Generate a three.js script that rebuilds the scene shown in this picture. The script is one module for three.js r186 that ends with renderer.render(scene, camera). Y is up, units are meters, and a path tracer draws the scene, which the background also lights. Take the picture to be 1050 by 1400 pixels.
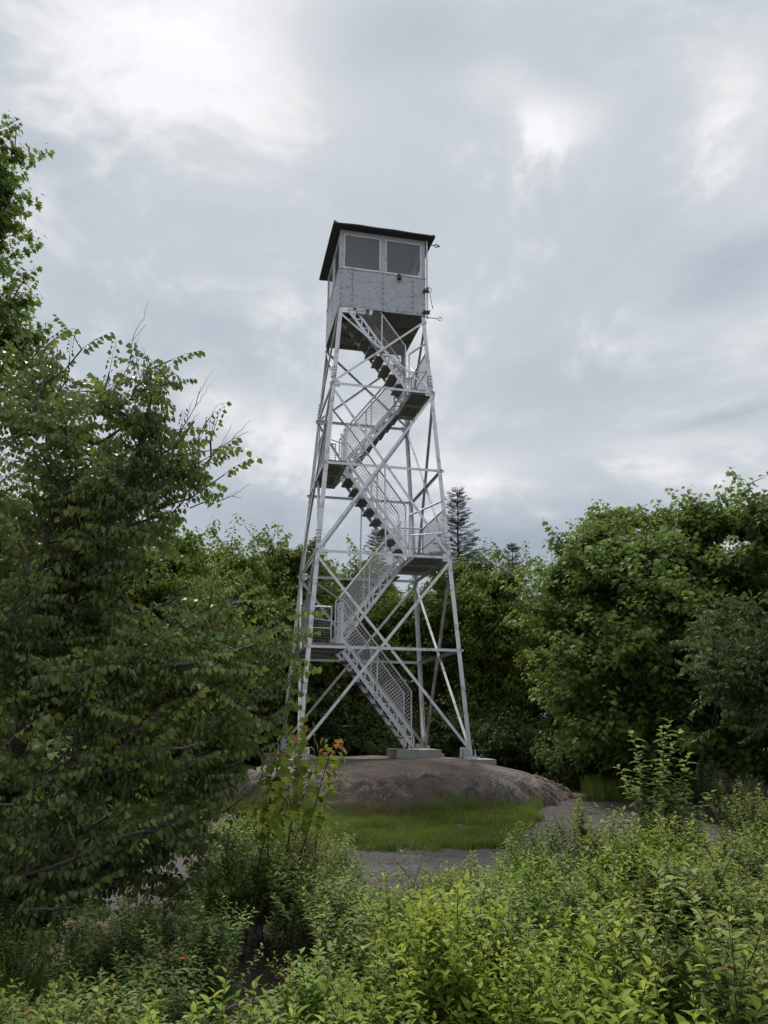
import * as THREE from 'three';
import { mergeGeometries } from 'three/addons/utils/BufferGeometryUtils.js';
import { ImprovedNoise } from 'three/addons/math/ImprovedNoise.js';

// ------------------------------------------------------------------ camera, sky, sun, exposure
const scene = new THREE.Scene();
const camera = new THREE.PerspectiveCamera(66.95, 0.75, 0.05, 2000);
camera.position.set(0, 1.6, 0);
camera.rotation.order = 'YXZ';
camera.rotation.set(0.2733, 0, 0.0074);
camera.updateMatrixWorld(true);
const renderer = new THREE.WebGLRenderer({ antialias: true });
renderer.toneMapping = THREE.LinearToneMapping;
renderer.toneMappingExposure = 1.5;
renderer.shadowMap.enabled = true;

const SUN_AZ = -14, SUN_EL = 57;                      // degrees; behind thin cloud, ahead of the camera
const rad = (d) => d * Math.PI / 180;
const dirOf = (az, el) => new THREE.Vector3(Math.sin(rad(az)) * Math.cos(rad(el)), Math.sin(rad(el)), -Math.cos(rad(az)) * Math.cos(rad(el)));
const sun = new THREE.DirectionalLight(new THREE.Color(1.0, 0.95, 0.87), 3.4);
sun.position.copy(dirOf(SUN_AZ, SUN_EL).multiplyScalar(80));
sun.castShadow = true;
sun.shadow.radius = 30;
sun.shadow.mapSize.set(4096, 4096);
Object.assign(sun.shadow.camera, { left: -40, right: 40, top: 40, bottom: -40, near: 1, far: 200 });
scene.add(sun, sun.target);

// ------------------------------------------------------------------ helpers: random numbers and noise
function rngOf(seed) {
  let a = seed >>> 0;
  return () => { a = (a + 0x6D2B79F5) >>> 0; let t = a; t = Math.imul(t ^ (t >>> 15), t | 1); t ^= t + Math.imul(t ^ (t >>> 7), t | 61); return ((t ^ (t >>> 14)) >>> 0) / 4294967296; };
}
const PERLIN = new ImprovedNoise();
const noise = (x, y, z) => PERLIN.noise(x, y, z);
function fbm(x, y, z, n = 5, gain = 0.5) {
  let s = 0, a = 1, f = 1, t = 0;
  for (let k = 0; k < n; k++) { s += a * noise(x * f + 17.3 * k, y * f + 5.1 * k, z * f - 9.7 * k); t += a; a *= gain; f *= 2.03; }
  return s / t;
}
const clamp = (x, a = 0, b = 1) => Math.min(b, Math.max(a, x));
const smooth = (a, b, x) => { const t = clamp((x - a) / (b - a)); return t * t * (3 - 2 * t); };
const lerp = (a, b, t) => a + (b - a) * t;

// ------------------------------------------------------------------ sky: broken overcast, brighter round the veiled sun
function makeSky() {
  const w = 4096, h = 2048, data = new Float32Array(w * h * 4);
  // cloud masses: azimuth, elevation, half width and half height in degrees, strength
  const masses = [
    [-16.8, 43.5, 11.5, 5.7, 0.22], [-29.1, 38.3, 6.9, 7.5, -0.07], [2.0, 46.8, 10.0, 3.1, -0.10], [20.8, 45.4, 9.4, 2.6, -0.07], [13.5, 40.4, 5.1, 2.1, 0.19], [9.2, 42.8, 3.8, 1.0, 0.08], [28.1, 37.6, 4.4, 4.8, 0.15], [27.3, 29.4, 3.7, 1.4, -0.10], [-16.1, 26.4, 10.3, 3.5, -0.05], [-8.9, 21.0, 6.3, 2.4, 0.11], [8.2, 18.8, 5.0, 2.1, 0.15], [20.7, 19.9, 4.9, 1.5, 0.11], [25.5, 18.6, 2.3, 1.5, 0.07], [15.8, 25.6, 7.9, 2.0, -0.05], [9.7, 13.1, 8.9, 2.7, -0.11], [-8.5, 13.3, 5.5, 3.2, -0.07], [24.8, 21.4, 2.8, 0.8, -0.09], [23.2, 15.6, 4.6, 1.0, -0.06],
  ];
  for (let j = 0; j < h; j++) {
    const el = ((j + 0.5) / h - 0.5) * Math.PI, y = Math.sin(el), c = Math.cos(el);
    if (y < -0.02) { for (let k = j * w * 4, e = k + w * 4; k < e; k += 4) { data[k] = 0.36; data[k + 1] = 0.39; data[k + 2] = 0.43; data[k + 3] = 1; } continue; }
    for (let i = 0; i < w; i++) {
      const phi = ((i + 0.5) / w - 0.5) * 2 * Math.PI, x = Math.cos(phi) * c, z = Math.sin(phi) * c;
      const k = (j * w + i) * 4, yy = Math.max(y, 0.0);
      // a flat cloud deck seen from below, gently warped
      const wx = fbm(x * 2.2, y * 2.2, z * 2.2 + 4, 3), wy = fbm(x * 2.2 + 9, y * 2.2, z * 2.2, 3);
      const s = 1 / (yy + 0.22), px = x * s + 0.35 * wx, pz = z * s + 0.35 * wy;
      const big = fbm(px * 0.55 + 3, 1.7, pz * 0.55, 4, 0.5), mid = fbm(px * 1.7, 8.2, pz * 1.7, 6, 0.6), fine = fbm(x * 11 + wx * 2, y * 17, z * 11 + wy * 2, 5, 0.62);
      let az = Math.atan2(x, -z) * 180 / Math.PI + 4 * wx + 3 * fine, e = el * 180 / Math.PI + 4 * wy + 2.5 * mid + 1.6 * fine, m = 0;
      for (const [a0, e0, sa, se, g] of masses) {
        const u = (az - a0) / sa, v = (e - e0) / se, q = u * u + v * v;
        if (q < 9) m += g * Math.exp(-q);
      }
      const puff = smooth(-0.06, 0.34, m * 1.5 + 0.55 * mid + 0.35 * fine + 0.25 * big);     // brighter cloud, with torn edges
      let b = 0.40 + 0.10 * big + 0.05 * mid + 0.03 * fine + 0.125 * puff + 0.62 * m + 0.03 * yy;
      b = clamp(b, 0.245, 0.625);
      b *= 1 + 0.6 * smooth(0.66, 1.0, y);                // an overcast deck is brightest overhead
      const t = clamp((b - 0.27) / 0.26);
      data[k] = b * lerp(0.80, 0.99, t); data[k + 1] = b * lerp(0.955, 1.005, t); data[k + 2] = b * lerp(1.13, 1.03, t); data[k + 3] = 1;
    }
  }
  const tex = new THREE.DataTexture(data, w, h, THREE.RGBAFormat, THREE.FloatType);
  tex.mapping = THREE.EquirectangularReflectionMapping; tex.magFilter = THREE.LinearFilter; tex.minFilter = THREE.LinearFilter; tex.needsUpdate = true;
  return tex;
}
const skyTexture = makeSky();
scene.background = skyTexture;
scene.environment = skyTexture;

// ------------------------------------------------------------------ helpers: names, labels, meshes
const taken = new Map();
function numbered(name) { const n = taken.get(name) ?? 0; taken.set(name, n + 1); return n ? `${name}_${String(n).padStart(3, '0')}` : name; }
function thing(name, label, category, group, [x, y, z] = [0, 0, 0], turn = 0) {
  const o = new THREE.Group(); o.name = numbered(name); o.position.set(x, y, z); o.rotation.y = turn;
  o.userData = { label, category }; if (group) o.userData.group = group;
  scene.add(o); return o;
}
function part(name, geo, mat, parent, kind) { const m = new THREE.Mesh(geo, mat); m.name = name; if (kind) m.userData.kind = kind; parent.add(m); return m; }
function partGroup(name, parent) { const g = new THREE.Group(); g.name = name; parent.add(g); return g; }
function setting(name, geo, mat) { const m = new THREE.Mesh(geo, mat); m.name = numbered(name); m.userData.kind = 'structure'; scene.add(m); return m; }
function copyOf(o, label, [x, y, z], turn, scale = 1) {
  const c = o.clone(); c.name = numbered(o.userData.kindName ?? o.name.replace(/_\d{3}$/, '')); c.userData = { ...o.userData, label: label ?? o.userData.label };
  c.position.set(x, y, z); c.rotation.y = turn; c.scale.setScalar(scale); scene.add(c); return c;
}
const V = (x, y, z) => new THREE.Vector3(x, y, z);

// raw triangle builder with position, colour and uv
class Tris {
  constructor() { this.p = []; this.c = []; this.u = []; this.i = []; }
  get n() { return this.p.length / 3; }
  v(x, y, z, col, u = 0, w = 0) { this.p.push(x, y, z); if (col) this.c.push(col[0], col[1], col[2]); this.u.push(u, w); return this.n - 1; }
  t(a, b, c) { this.i.push(a, b, c); }
  q(a, b, c, d) { this.i.push(a, b, c, a, c, d); }
  build(flat = false) {
    let g = new THREE.BufferGeometry();
    g.setAttribute('position', new THREE.Float32BufferAttribute(this.p, 3));
    g.setAttribute('uv', new THREE.Float32BufferAttribute(this.u, 2));
    if (this.c.length) g.setAttribute('color', new THREE.Float32BufferAttribute(this.c, 3));
    g.setIndex(this.i);
    if (flat) g = g.toNonIndexed();
    g.computeVertexNormals(); return g;
  }
}
// beam with a rectangular section; side = direction of its width
function beam(p0, p1, w, h, side) {
  const ax = p1.clone().sub(p0), L = ax.length(); ax.normalize();
  const s = side.clone().addScaledVector(ax, -side.dot(ax)).normalize(), t = new THREE.Vector3().crossVectors(ax, s);
  const b = new THREE.BoxGeometry(w, L, h);
  b.applyMatrix4(new THREE.Matrix4().makeBasis(s, ax, s.clone().cross(ax)).setPosition(p0.clone().add(p1).multiplyScalar(0.5)));
  const uv = b.attributes.uv; for (let k = 0; k < uv.count; k++) uv.setXY(k, uv.getX(k) * Math.max(w, h), uv.getY(k) * L);
  return b;
}
// steel angle: corner line p0-p1, flanges along a and b
function angleBar(p0, p1, a, b, size, th) {
  const ax = p1.clone().sub(p0), L = ax.length(); ax.normalize();
  a = a.clone().addScaledVector(ax, -a.dot(ax)).normalize();
  b = b.clone().addScaledVector(ax, -b.dot(ax)); b.addScaledVector(a, -b.dot(a)).normalize();
  const sec = [[0, 0], [size, 0], [size, th], [th, th], [th, size], [0, size]];
  const T = new Tris(), at = (s, p) => p.clone().addScaledVector(a, s[0]).addScaledVector(b, s[1]);
  const flip = new THREE.Vector3().crossVectors(a, b).dot(ax) < 0;
  for (let k = 0; k < 6; k++) {
    const s0 = sec[k], s1 = sec[(k + 1) % 6], d = Math.hypot(s1[0] - s0[0], s1[1] - s0[1]);
    const P = [at(s0, p0), at(s1, p0), at(s1, p1), at(s0, p1)], uv = [[0, 0], [d, 0], [d, L], [0, L]];
    const id = P.map((q, n) => T.v(q.x, q.y, q.z, null, uv[n][0] + k * 0.37, uv[n][1]));
    flip ? T.q(id[3], id[2], id[1], id[0]) : T.q(id[0], id[1], id[2], id[3]);
  }
  for (const [e, f] of [[p0, !flip], [p1, flip]]) {
    const id = sec.map((s) => { const q = at(s, e); return T.v(q.x, q.y, q.z); });
    const quad = (x, y, z, w) => f ? T.q(id[w], id[z], id[y], id[x]) : T.q(id[x], id[y], id[z], id[w]);
    quad(0, 1, 2, 3); quad(0, 3, 4, 5);
  }
  return T.build();
}
function rod(p0, p1, r, n = 6) {
  const ax = p1.clone().sub(p0), L = ax.length();
  const g = new THREE.CylinderGeometry(r, r, L, n, 1);
  g.applyMatrix4(new THREE.Matrix4().makeRotationFromQuaternion(new THREE.Quaternion().setFromUnitVectors(V(0, 1, 0), ax.normalize())).setPosition(p0.clone().add(p1).multiplyScalar(0.5)));
  return g;
}
function block(x0, x1, y0, y1, z0, z1) { const g = new THREE.BoxGeometry(x1 - x0, y1 - y0, z1 - z0); g.translate((x0 + x1) / 2, (y0 + y1) / 2, (z0 + z1) / 2); return metricUV(g); }
function metricUV(g) {   // box-mapped uv in metres
  const p = g.attributes.position, n = g.attributes.normal, uv = new Float32Array(p.count * 2);
  for (let k = 0; k < p.count; k++) {
    const ax = Math.abs(n.getX(k)), ay = Math.abs(n.getY(k)), az = Math.abs(n.getZ(k)), x = p.getX(k), y = p.getY(k), z = p.getZ(k);
    const [u, v] = ax > ay && ax > az ? [z, y] : ay > az ? [x, z] : [x, y]; uv[2 * k] = u; uv[2 * k + 1] = v;
  }
  g.setAttribute('uv', new THREE.BufferAttribute(uv, 2)); return g;
}

// ------------------------------------------------------------------ procedural textures (tileable noise), uv in metres
function tileTexture(size, metres, fn, srgb = false) {   // fn(u,v in 0..1, tileable noise n(freq,seed)) -> [r,g,b] linear 0..1
  const data = new Uint8Array(size * size * 4);
  const hash = (x, y, s) => { let h = Math.imul(x, 374761393) ^ Math.imul(y, 668265263) ^ Math.imul(s, 1274126177); h = Math.imul(h ^ (h >>> 13), 1274126177); return ((h ^ (h >>> 16)) >>> 0) / 4294967296; };
  const vn = (u, v, f, s) => {
    const x = u * f, y = v * f, xi = Math.floor(x), yi = Math.floor(y), fx = x - xi, fy = y - yi, a = fx * fx * (3 - 2 * fx), b = fy * fy * (3 - 2 * fy), m = (k) => ((k % f) + f) % f;
    return lerp(lerp(hash(m(xi), m(yi), s), hash(m(xi + 1), m(yi), s), a), lerp(hash(m(xi), m(yi + 1), s), hash(m(xi + 1), m(yi + 1), s), a), b);
  };
  const fb = (u, v, f, s, n = 4, g = 0.5) => { let t = 0, a = 1, w = 0; for (let k = 0; k < n; k++) { t += a * vn(u, v, f << k, s + k * 7); w += a; a *= g; } return t / w; };
  const enc = (x) => { x = clamp(x); return Math.round(255 * (srgb ? (x <= 0.0031308 ? 12.92 * x : 1.055 * Math.pow(x, 1 / 2.4) - 0.055) : x)); };
  for (let j = 0; j < size; j++) for (let i = 0; i < size; i++) {
    const c = fn((i + 0.5) / size, (j + 0.5) / size, vn, fb), k = (j * size + i) * 4;
    data[k] = enc(c[0]); data[k + 1] = enc(c[1]); data[k + 2] = enc(c[2]); data[k + 3] = 255;
  }
  const t = new THREE.DataTexture(data, size, size, THREE.RGBAFormat); t.wrapS = t.wrapT = THREE.RepeatWrapping; t.magFilter = THREE.LinearFilter; t.minFilter = THREE.LinearMipmapLinearFilter;
  t.colorSpace = srgb ? THREE.SRGBColorSpace : THREE.NoColorSpace; t.repeat.set(1 / metres, 1 / metres); t.needsUpdate = true; return t;
}
const mixc = (a, b, t) => [lerp(a[0], b[0], t), lerp(a[1], b[1], t), lerp(a[2], b[2], t)];
const std = (o) => new THREE.MeshStandardMaterial(o);

// bedrock: grey-brown gneiss with pale lichen specks, dark pits and rusty stains
const rockMap = tileTexture(1024, 3.1, (u, v, n, f) => {
  let c = mixc([0.056, 0.050, 0.046], [0.112, 0.103, 0.098], smooth(0.3, 0.7, f(u, v, 4, 1, 6, 0.6)));
  c = mixc(c, [0.085, 0.055, 0.044], 0.6 * smooth(0.5, 0.72, f(u, v, 3, 31, 5, 0.55)));
  c = mixc(c, [0.24, 0.24, 0.225], 0.7 * smooth(0.66, 0.78, f(u, v, 110, 61, 2, 0.6)) * smooth(0.45, 0.68, f(u, v, 5, 91, 4)));
  c = mixc(c, [0.028, 0.025, 0.023], 0.8 * smooth(0.6, 0.74, f(u, v, 60, 121, 3, 0.6)));
  const g = 0.78 + 0.44 * n(u, v, 400, 5); return c.map((x) => x * g);
}, true);
const rockBump = tileTexture(1024, 3.1, (u, v, n, f) => { const b = 0.55 * f(u, v, 12, 3, 6, 0.6) + 0.3 * f(u, v, 60, 23, 3, 0.6) + 0.15 * n(u, v, 300, 5); return [b, b, b]; });
const soilMap = tileTexture(1024, 2.3, (u, v, n, f) => {
  let c = mixc([0.030, 0.022, 0.015], [0.075, 0.055, 0.036], f(u, v, 6, 1, 6, 0.6));
  c = mixc(c, [0.035, 0.05, 0.015], 0.7 * smooth(0.52, 0.7, f(u, v, 5, 41, 5)));
  c = mixc(c, [0.16, 0.12, 0.08], 0.6 * smooth(0.7, 0.8, f(u, v, 70, 71, 2)));
  const g = 0.6 + 0.8 * n(u, v, 350, 9); return c.map((x) => x * g);
}, true);
const soilBump = tileTexture(512, 2.3, (u, v, n, f) => { const b = f(u, v, 30, 3, 5, 0.7); return [b, b, b]; });
const galvMap = tileTexture(512, 1.3, (u, v, n, f) => {
  let c = mixc([0.50, 0.515, 0.54], [0.66, 0.675, 0.70], f(u, v, 10, 2, 5, 0.6));
  c = mixc(c, [0.27, 0.265, 0.26], 0.6 * smooth(0.56, 0.72, f(u, v, 9, 42, 5, 0.6)));
  c = mixc(c, [0.22, 0.15, 0.10], 0.45 * smooth(0.66, 0.78, f(u, v, 16, 72, 4, 0.6)));
  return c;
}, true);
const galvRough = tileTexture(512, 1.3, (u, v, n, f) => { const b = 0.26 + 0.28 * f(u, v, 14, 12, 4); return [b, b, b]; });
const boardMap = tileTexture(1024, 1.7, (u, v, n, f) => {   // painted plywood, worn
  let c = mixc([0.42, 0.45, 0.505], [0.54, 0.57, 0.63], f(u, v, 8, 5, 5, 0.55));
  const flake = smooth(0.63, 0.72, 0.5 * f(u, v, 24, 15, 4, 0.6) + 0.5 * n(u * 0.5, v * 4, 60, 8));
  c = mixc(c, [0.20, 0.215, 0.245], 0.8 * flake);
  c = mixc(c, [0.47, 0.49, 0.53], 0.5 * smooth(0.62, 0.72, f(u, v, 20, 55, 4, 0.6)));
  return c;
}, true);
const boardBump = tileTexture(512, 1.7, (u, v, n, f) => { const b = f(u, v, 24, 15, 4, 0.6); return [b, b, b]; });
const woodMap = tileTexture(512, 0.9, (u, v, n, f) => {
  const g = f(u * 1, v, 3, 5, 5, 0.6), r = n(u, v, 90, 3) * 0.3 + f(u, v, 8, 9, 3) * 0.7;
  let c = mixc([0.13, 0.128, 0.12], [0.24, 0.235, 0.22], 0.5 * g + 0.5 * r); c = mixc(c, [0.05, 0.048, 0.04], 0.6 * smooth(0.6, 0.72, f(u, v, 14, 25, 4))); return c;
}, true);
const concreteMap = tileTexture(512, 1.1, (u, v, n, f) => {
  let c = mixc([0.25, 0.245, 0.235], [0.38, 0.375, 0.36], f(u, v, 6, 5, 6, 0.6)); c = mixc(c, [0.12, 0.115, 0.105], 0.6 * smooth(0.6, 0.75, f(u, v, 18, 35, 4))); return c;
}, true);
const M = {
  rock: std({ map: rockMap, bumpMap: rockBump, bumpScale: 0.06, roughness: 0.88, vertexColors: true }),
  soil: std({ map: soilMap, bumpMap: soilBump, bumpScale: 0.03, roughness: 0.97 }),
  galv: std({ map: galvMap, roughnessMap: galvRough, roughness: 1, metalness: 0.7 }),
  board: std({ map: boardMap, bumpMap: boardBump, bumpScale: 0.002, roughness: 0.72 }),
  wood: std({ map: woodMap, roughness: 0.9 }),
  concrete: std({ map: concreteMap, bumpMap: soilBump, bumpScale: 0.004, roughness: 0.92 }),
  roof: std({ color: new THREE.Color().setRGB(0.045, 0.047, 0.05), roughness: 0.6, metalness: 0.3, bumpMap: boardBump, bumpScale: 0.003 }),
  dark: std({ color: new THREE.Color().setRGB(0.03, 0.03, 0.032), roughness: 0.6 }),
  white: std({ color: new THREE.Color().setRGB(0.72, 0.72, 0.7), roughness: 0.6 }),
  trim: std({ map: galvMap, color: new THREE.Color().setRGB(1.25, 1.24, 1.2), roughness: 0.7 }),
  glass: new THREE.MeshPhysicalMaterial({ color: new THREE.Color().setRGB(0.70, 0.73, 0.78), transmission: 0.87, thickness: 0, roughness: 0.05, ior: 1.5 }),
  interior: std({ color: new THREE.Color().setRGB(0.42, 0.43, 0.44), roughness: 0.9 }),
  rust: std({ color: new THREE.Color().setRGB(0.14, 0.12, 0.105), roughness: 0.75, metalness: 0.3 }),
  bark: std({ vertexColors: true, roughness: 0.92 }),
  leaf: new THREE.MeshPhysicalMaterial({ vertexColors: true, roughness: 0.92, transmission: 0.42, thickness: 0, specularIntensity: 0.22, clearcoat: 0.07, clearcoatRoughness: 0.36, side: THREE.DoubleSide }),
  gloss: new THREE.MeshPhysicalMaterial({ vertexColors: true, roughness: 0.92, transmission: 0.36, thickness: 0, specularIntensity: 0.3, clearcoat: 0.45, clearcoatRoughness: 0.34, side: THREE.DoubleSide }),
  needle: new THREE.MeshPhysicalMaterial({ vertexColors: true, roughness: 0.9, specularIntensity: 0.25, side: THREE.DoubleSide }),
  grass: new THREE.MeshPhysicalMaterial({ vertexColors: true, roughness: 0.92, transmission: 0.35, thickness: 0, specularIntensity: 0.3, side: THREE.DoubleSide }),
};

// ------------------------------------------------------------------ ground and bedrock
const DOME = { x: 0.15, z: -17.7, a: 4.05, b: 4.95 };
function groundY(x, z) {
  const d = -z;
  let y = 0.30 * smooth(6.5, 14, d) + 0.25 * smooth(17, 30, d);
  y += 0.05 * fbm(x * 0.5, 2.2, z * 0.5, 3) * smooth(1, 4, Math.hypot(x, z));
  const r = Math.hypot(x, z + 18);
  y -= 0.012 * Math.max(0, r - 45) * smooth(45, 120, r);
  return y;
}
function domeY(x, z) {
  const wob = 0.10 * fbm(x * 0.6 + 5, 3.3, z * 0.6, 3);
  const dx = (x - DOME.x) / DOME.a, dz = (z - DOME.z) / DOME.b, r = Math.hypot(dx, dz) + wob * 0.7;
  const s = (1 - r) * 4.2, ang = Math.atan2(dx, dz);                   // 0 = towards the clearing
  const steep = lerp(0.15, 1.1, smooth(0.6, 1.7, Math.abs(ang + 0.10)));  // rounded ends, steep front
  let y = groundY(x, z) - 0.12 + 0.62 * (1 - Math.exp(-Math.max(0, s + 0.02) / steep)) - 0.5 * smooth(0.0, -0.5, s);
  y += 0.22 * smooth(0.2, 2.6, s);
  const face = smooth(0.0, 0.2, s) * smooth(1.4, 0.5, s);
  y += face * (0.22 * fbm(x * 1.3, 7.7, z * 1.3, 4) + 0.15 * fbm(x * 4.5, 2.7, z * 4.5, 4) + 0.04 * fbm(x * 12, 2.7, z * 12, 2) - 0.16 * Math.pow(1 - Math.abs(fbm(x * 0.9 + 2, 4.1, z * 2.2, 3)) * 2.2, 6) * 0.6) + 0.04 * fbm(x * 1.1, 1.1, z * 1.1, 4);
  y -= 0.22 * (groundY(x, z) - 0.30);
  return y;
}
const slabLift = (x, z) => {                    // bare bedrock sheet of the clearing, sinking into the soil at its ragged edge
  const wob = fbm(x * 0.45, 4.4, z * 0.45, 4);
  const e1 = 1 - Math.hypot((x - 0.4) / 5.2, (z + 10.8) / 4.2), e2 = 1 - Math.hypot((x - 4.2) / 3.6, (z + 13.8) / 2.4), e3 = 1 - Math.hypot((x + 2.9) / 1.9, (z + 10.4) / 1.6);
  return 0.10 * clamp(Math.max(e1, e2, e3) * 1.4 + 0.55 * wob, -1, 0.6) - 0.005 + 0.03 * fbm(x * 1.4, 6.1, z * 1.4, 4) - 0.02 * Math.pow(Math.max(0, 1 - Math.abs(fbm(x * 0.6 + 4, 3, z * 0.9, 4)) * 9), 2);
};
function sheet(xs, zs, yf, col, tex = 1) {
  const T = new Tris(), nx = xs.length, nz = zs.length;
  for (const z of zs) for (const x of xs) T.v(x, yf(x, z), z, col ? col(x, z) : null, x, z);
  for (let j = 0; j + 1 < nz; j++) for (let i = 0; i + 1 < nx; i++) { const a = j * nx + i; T.q(a, a + nx, a + nx + 1, a + 1); }
  return T.build();
}
const range = (a, b, n) => Array.from({ length: n + 1 }, (_, k) => a + (b - a) * k / n);
{
  const g = []; for (let k = -90; k <= 90; k++) g.push(Math.sign(k) * (Math.abs(k) * 0.13 + Math.pow(Math.abs(k) / 90, 5) * 600));
  setting('ground', sheet(g, g.map((v) => v - 8), groundY), M.soil);
  const tone = (x, z) => { const t = 0.60 + 0.45 * fbm(x * 0.7, 9, z * 0.7, 4) - 0.30 * Math.pow(Math.max(0, 1 - Math.abs(fbm(x * 0.6 + 4, 3, z * 0.9, 4)) * 9), 2); const w = smooth(0.05, 0.3, fbm(x * 0.35 + 3, 2, z * 0.35, 4)); return [t * lerp(1, 0.86, w), t * lerp(1, 0.84, w), t * lerp(1.0, 0.86, w)]; };
  setting('bedrock_slab', sheet(range(-6.5, 9, 200), range(-17, -5.8, 150), (x, z) => groundY(x, z) + slabLift(x, z), tone), M.rock);
  // iron-stained patches on grey-brown rock
  const stain = (x, z) => {
    const red = smooth(-0.25, 0.25, fbm(x * 0.8 + 2, 5.5, z * 0.8, 5)), t = 0.95 + 0.5 * fbm(x * 1.5, 3, z * 1.5, 5);
    return [t * lerp(1.02, 1.16, red), t * lerp(0.97, 0.95, red), t * lerp(0.92, 0.86, red)];
  };
  setting('bedrock_outcrop', sheet(range(-4.6, 4.9, 190), range(-23.0, -12.4, 200), domeY, stain), M.rock);
}

// ------------------------------------------------------------------ the fire lookout tower
const TOWER = { x: -0.3005, y: 1.104, z: -17.9085, turn: 0.2161 };
const LEVEL = [0, 2.145, 4.18, 6.236, 8.234, 10.33];
const halfAt = (y) => 1.798 - 0.731 * y / 10.33;
const corner = (sx, sz, y) => V(sx * halfAt(y), y, sz * halfAt(y));
const towerToWorld = (x, y, z) => { const c = Math.cos(TOWER.turn), s = Math.sin(TOWER.turn); return V(TOWER.x + c * x + s * z, TOWER.y + y, TOWER.z - s * x + c * z); };
const tower = thing('fire_tower', 'tall galvanized steel fire lookout tower with zigzag stairs and enclosed cab on top', 'fire tower', null, [TOWER.x, TOWER.y, TOWER.z], TOWER.turn);
const X1 = V(1, 0, 0), Y1 = V(0, 1, 0), Z1 = V(0, 0, 1);
const wireGrid = (o, u, v, nu, nv, r) => {   // wires of a mesh panel: o = corner, u and v = its sides
  const T = new Tris(), n = u.clone().cross(v).normalize();
  const wire = (a, b) => {
    const ax = b.clone().sub(a).normalize(), s = ax.clone().cross(n).normalize();
    const ring = (p) => [0, 1, 2].map((k) => { const q = p.clone().addScaledVector(s, r * Math.cos(k * 2.094)).addScaledVector(n, r * Math.sin(k * 2.094)); return T.v(q.x, q.y, q.z); });
    const A = ring(a), B = ring(b); for (let k = 0; k < 3; k++) T.q(A[k], A[(k + 1) % 3], B[(k + 1) % 3], B[k]);
  };
  for (let k = 0; k <= nu; k++) { const a = o.clone().addScaledVector(u, k / nu); wire(a, a.clone().add(v)); }
  for (let k = 0; k <= nv; k++) { const a = o.clone().addScaledVector(v, k / nv); wire(a, a.clone().add(u)); }
  return T.build();
};
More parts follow.
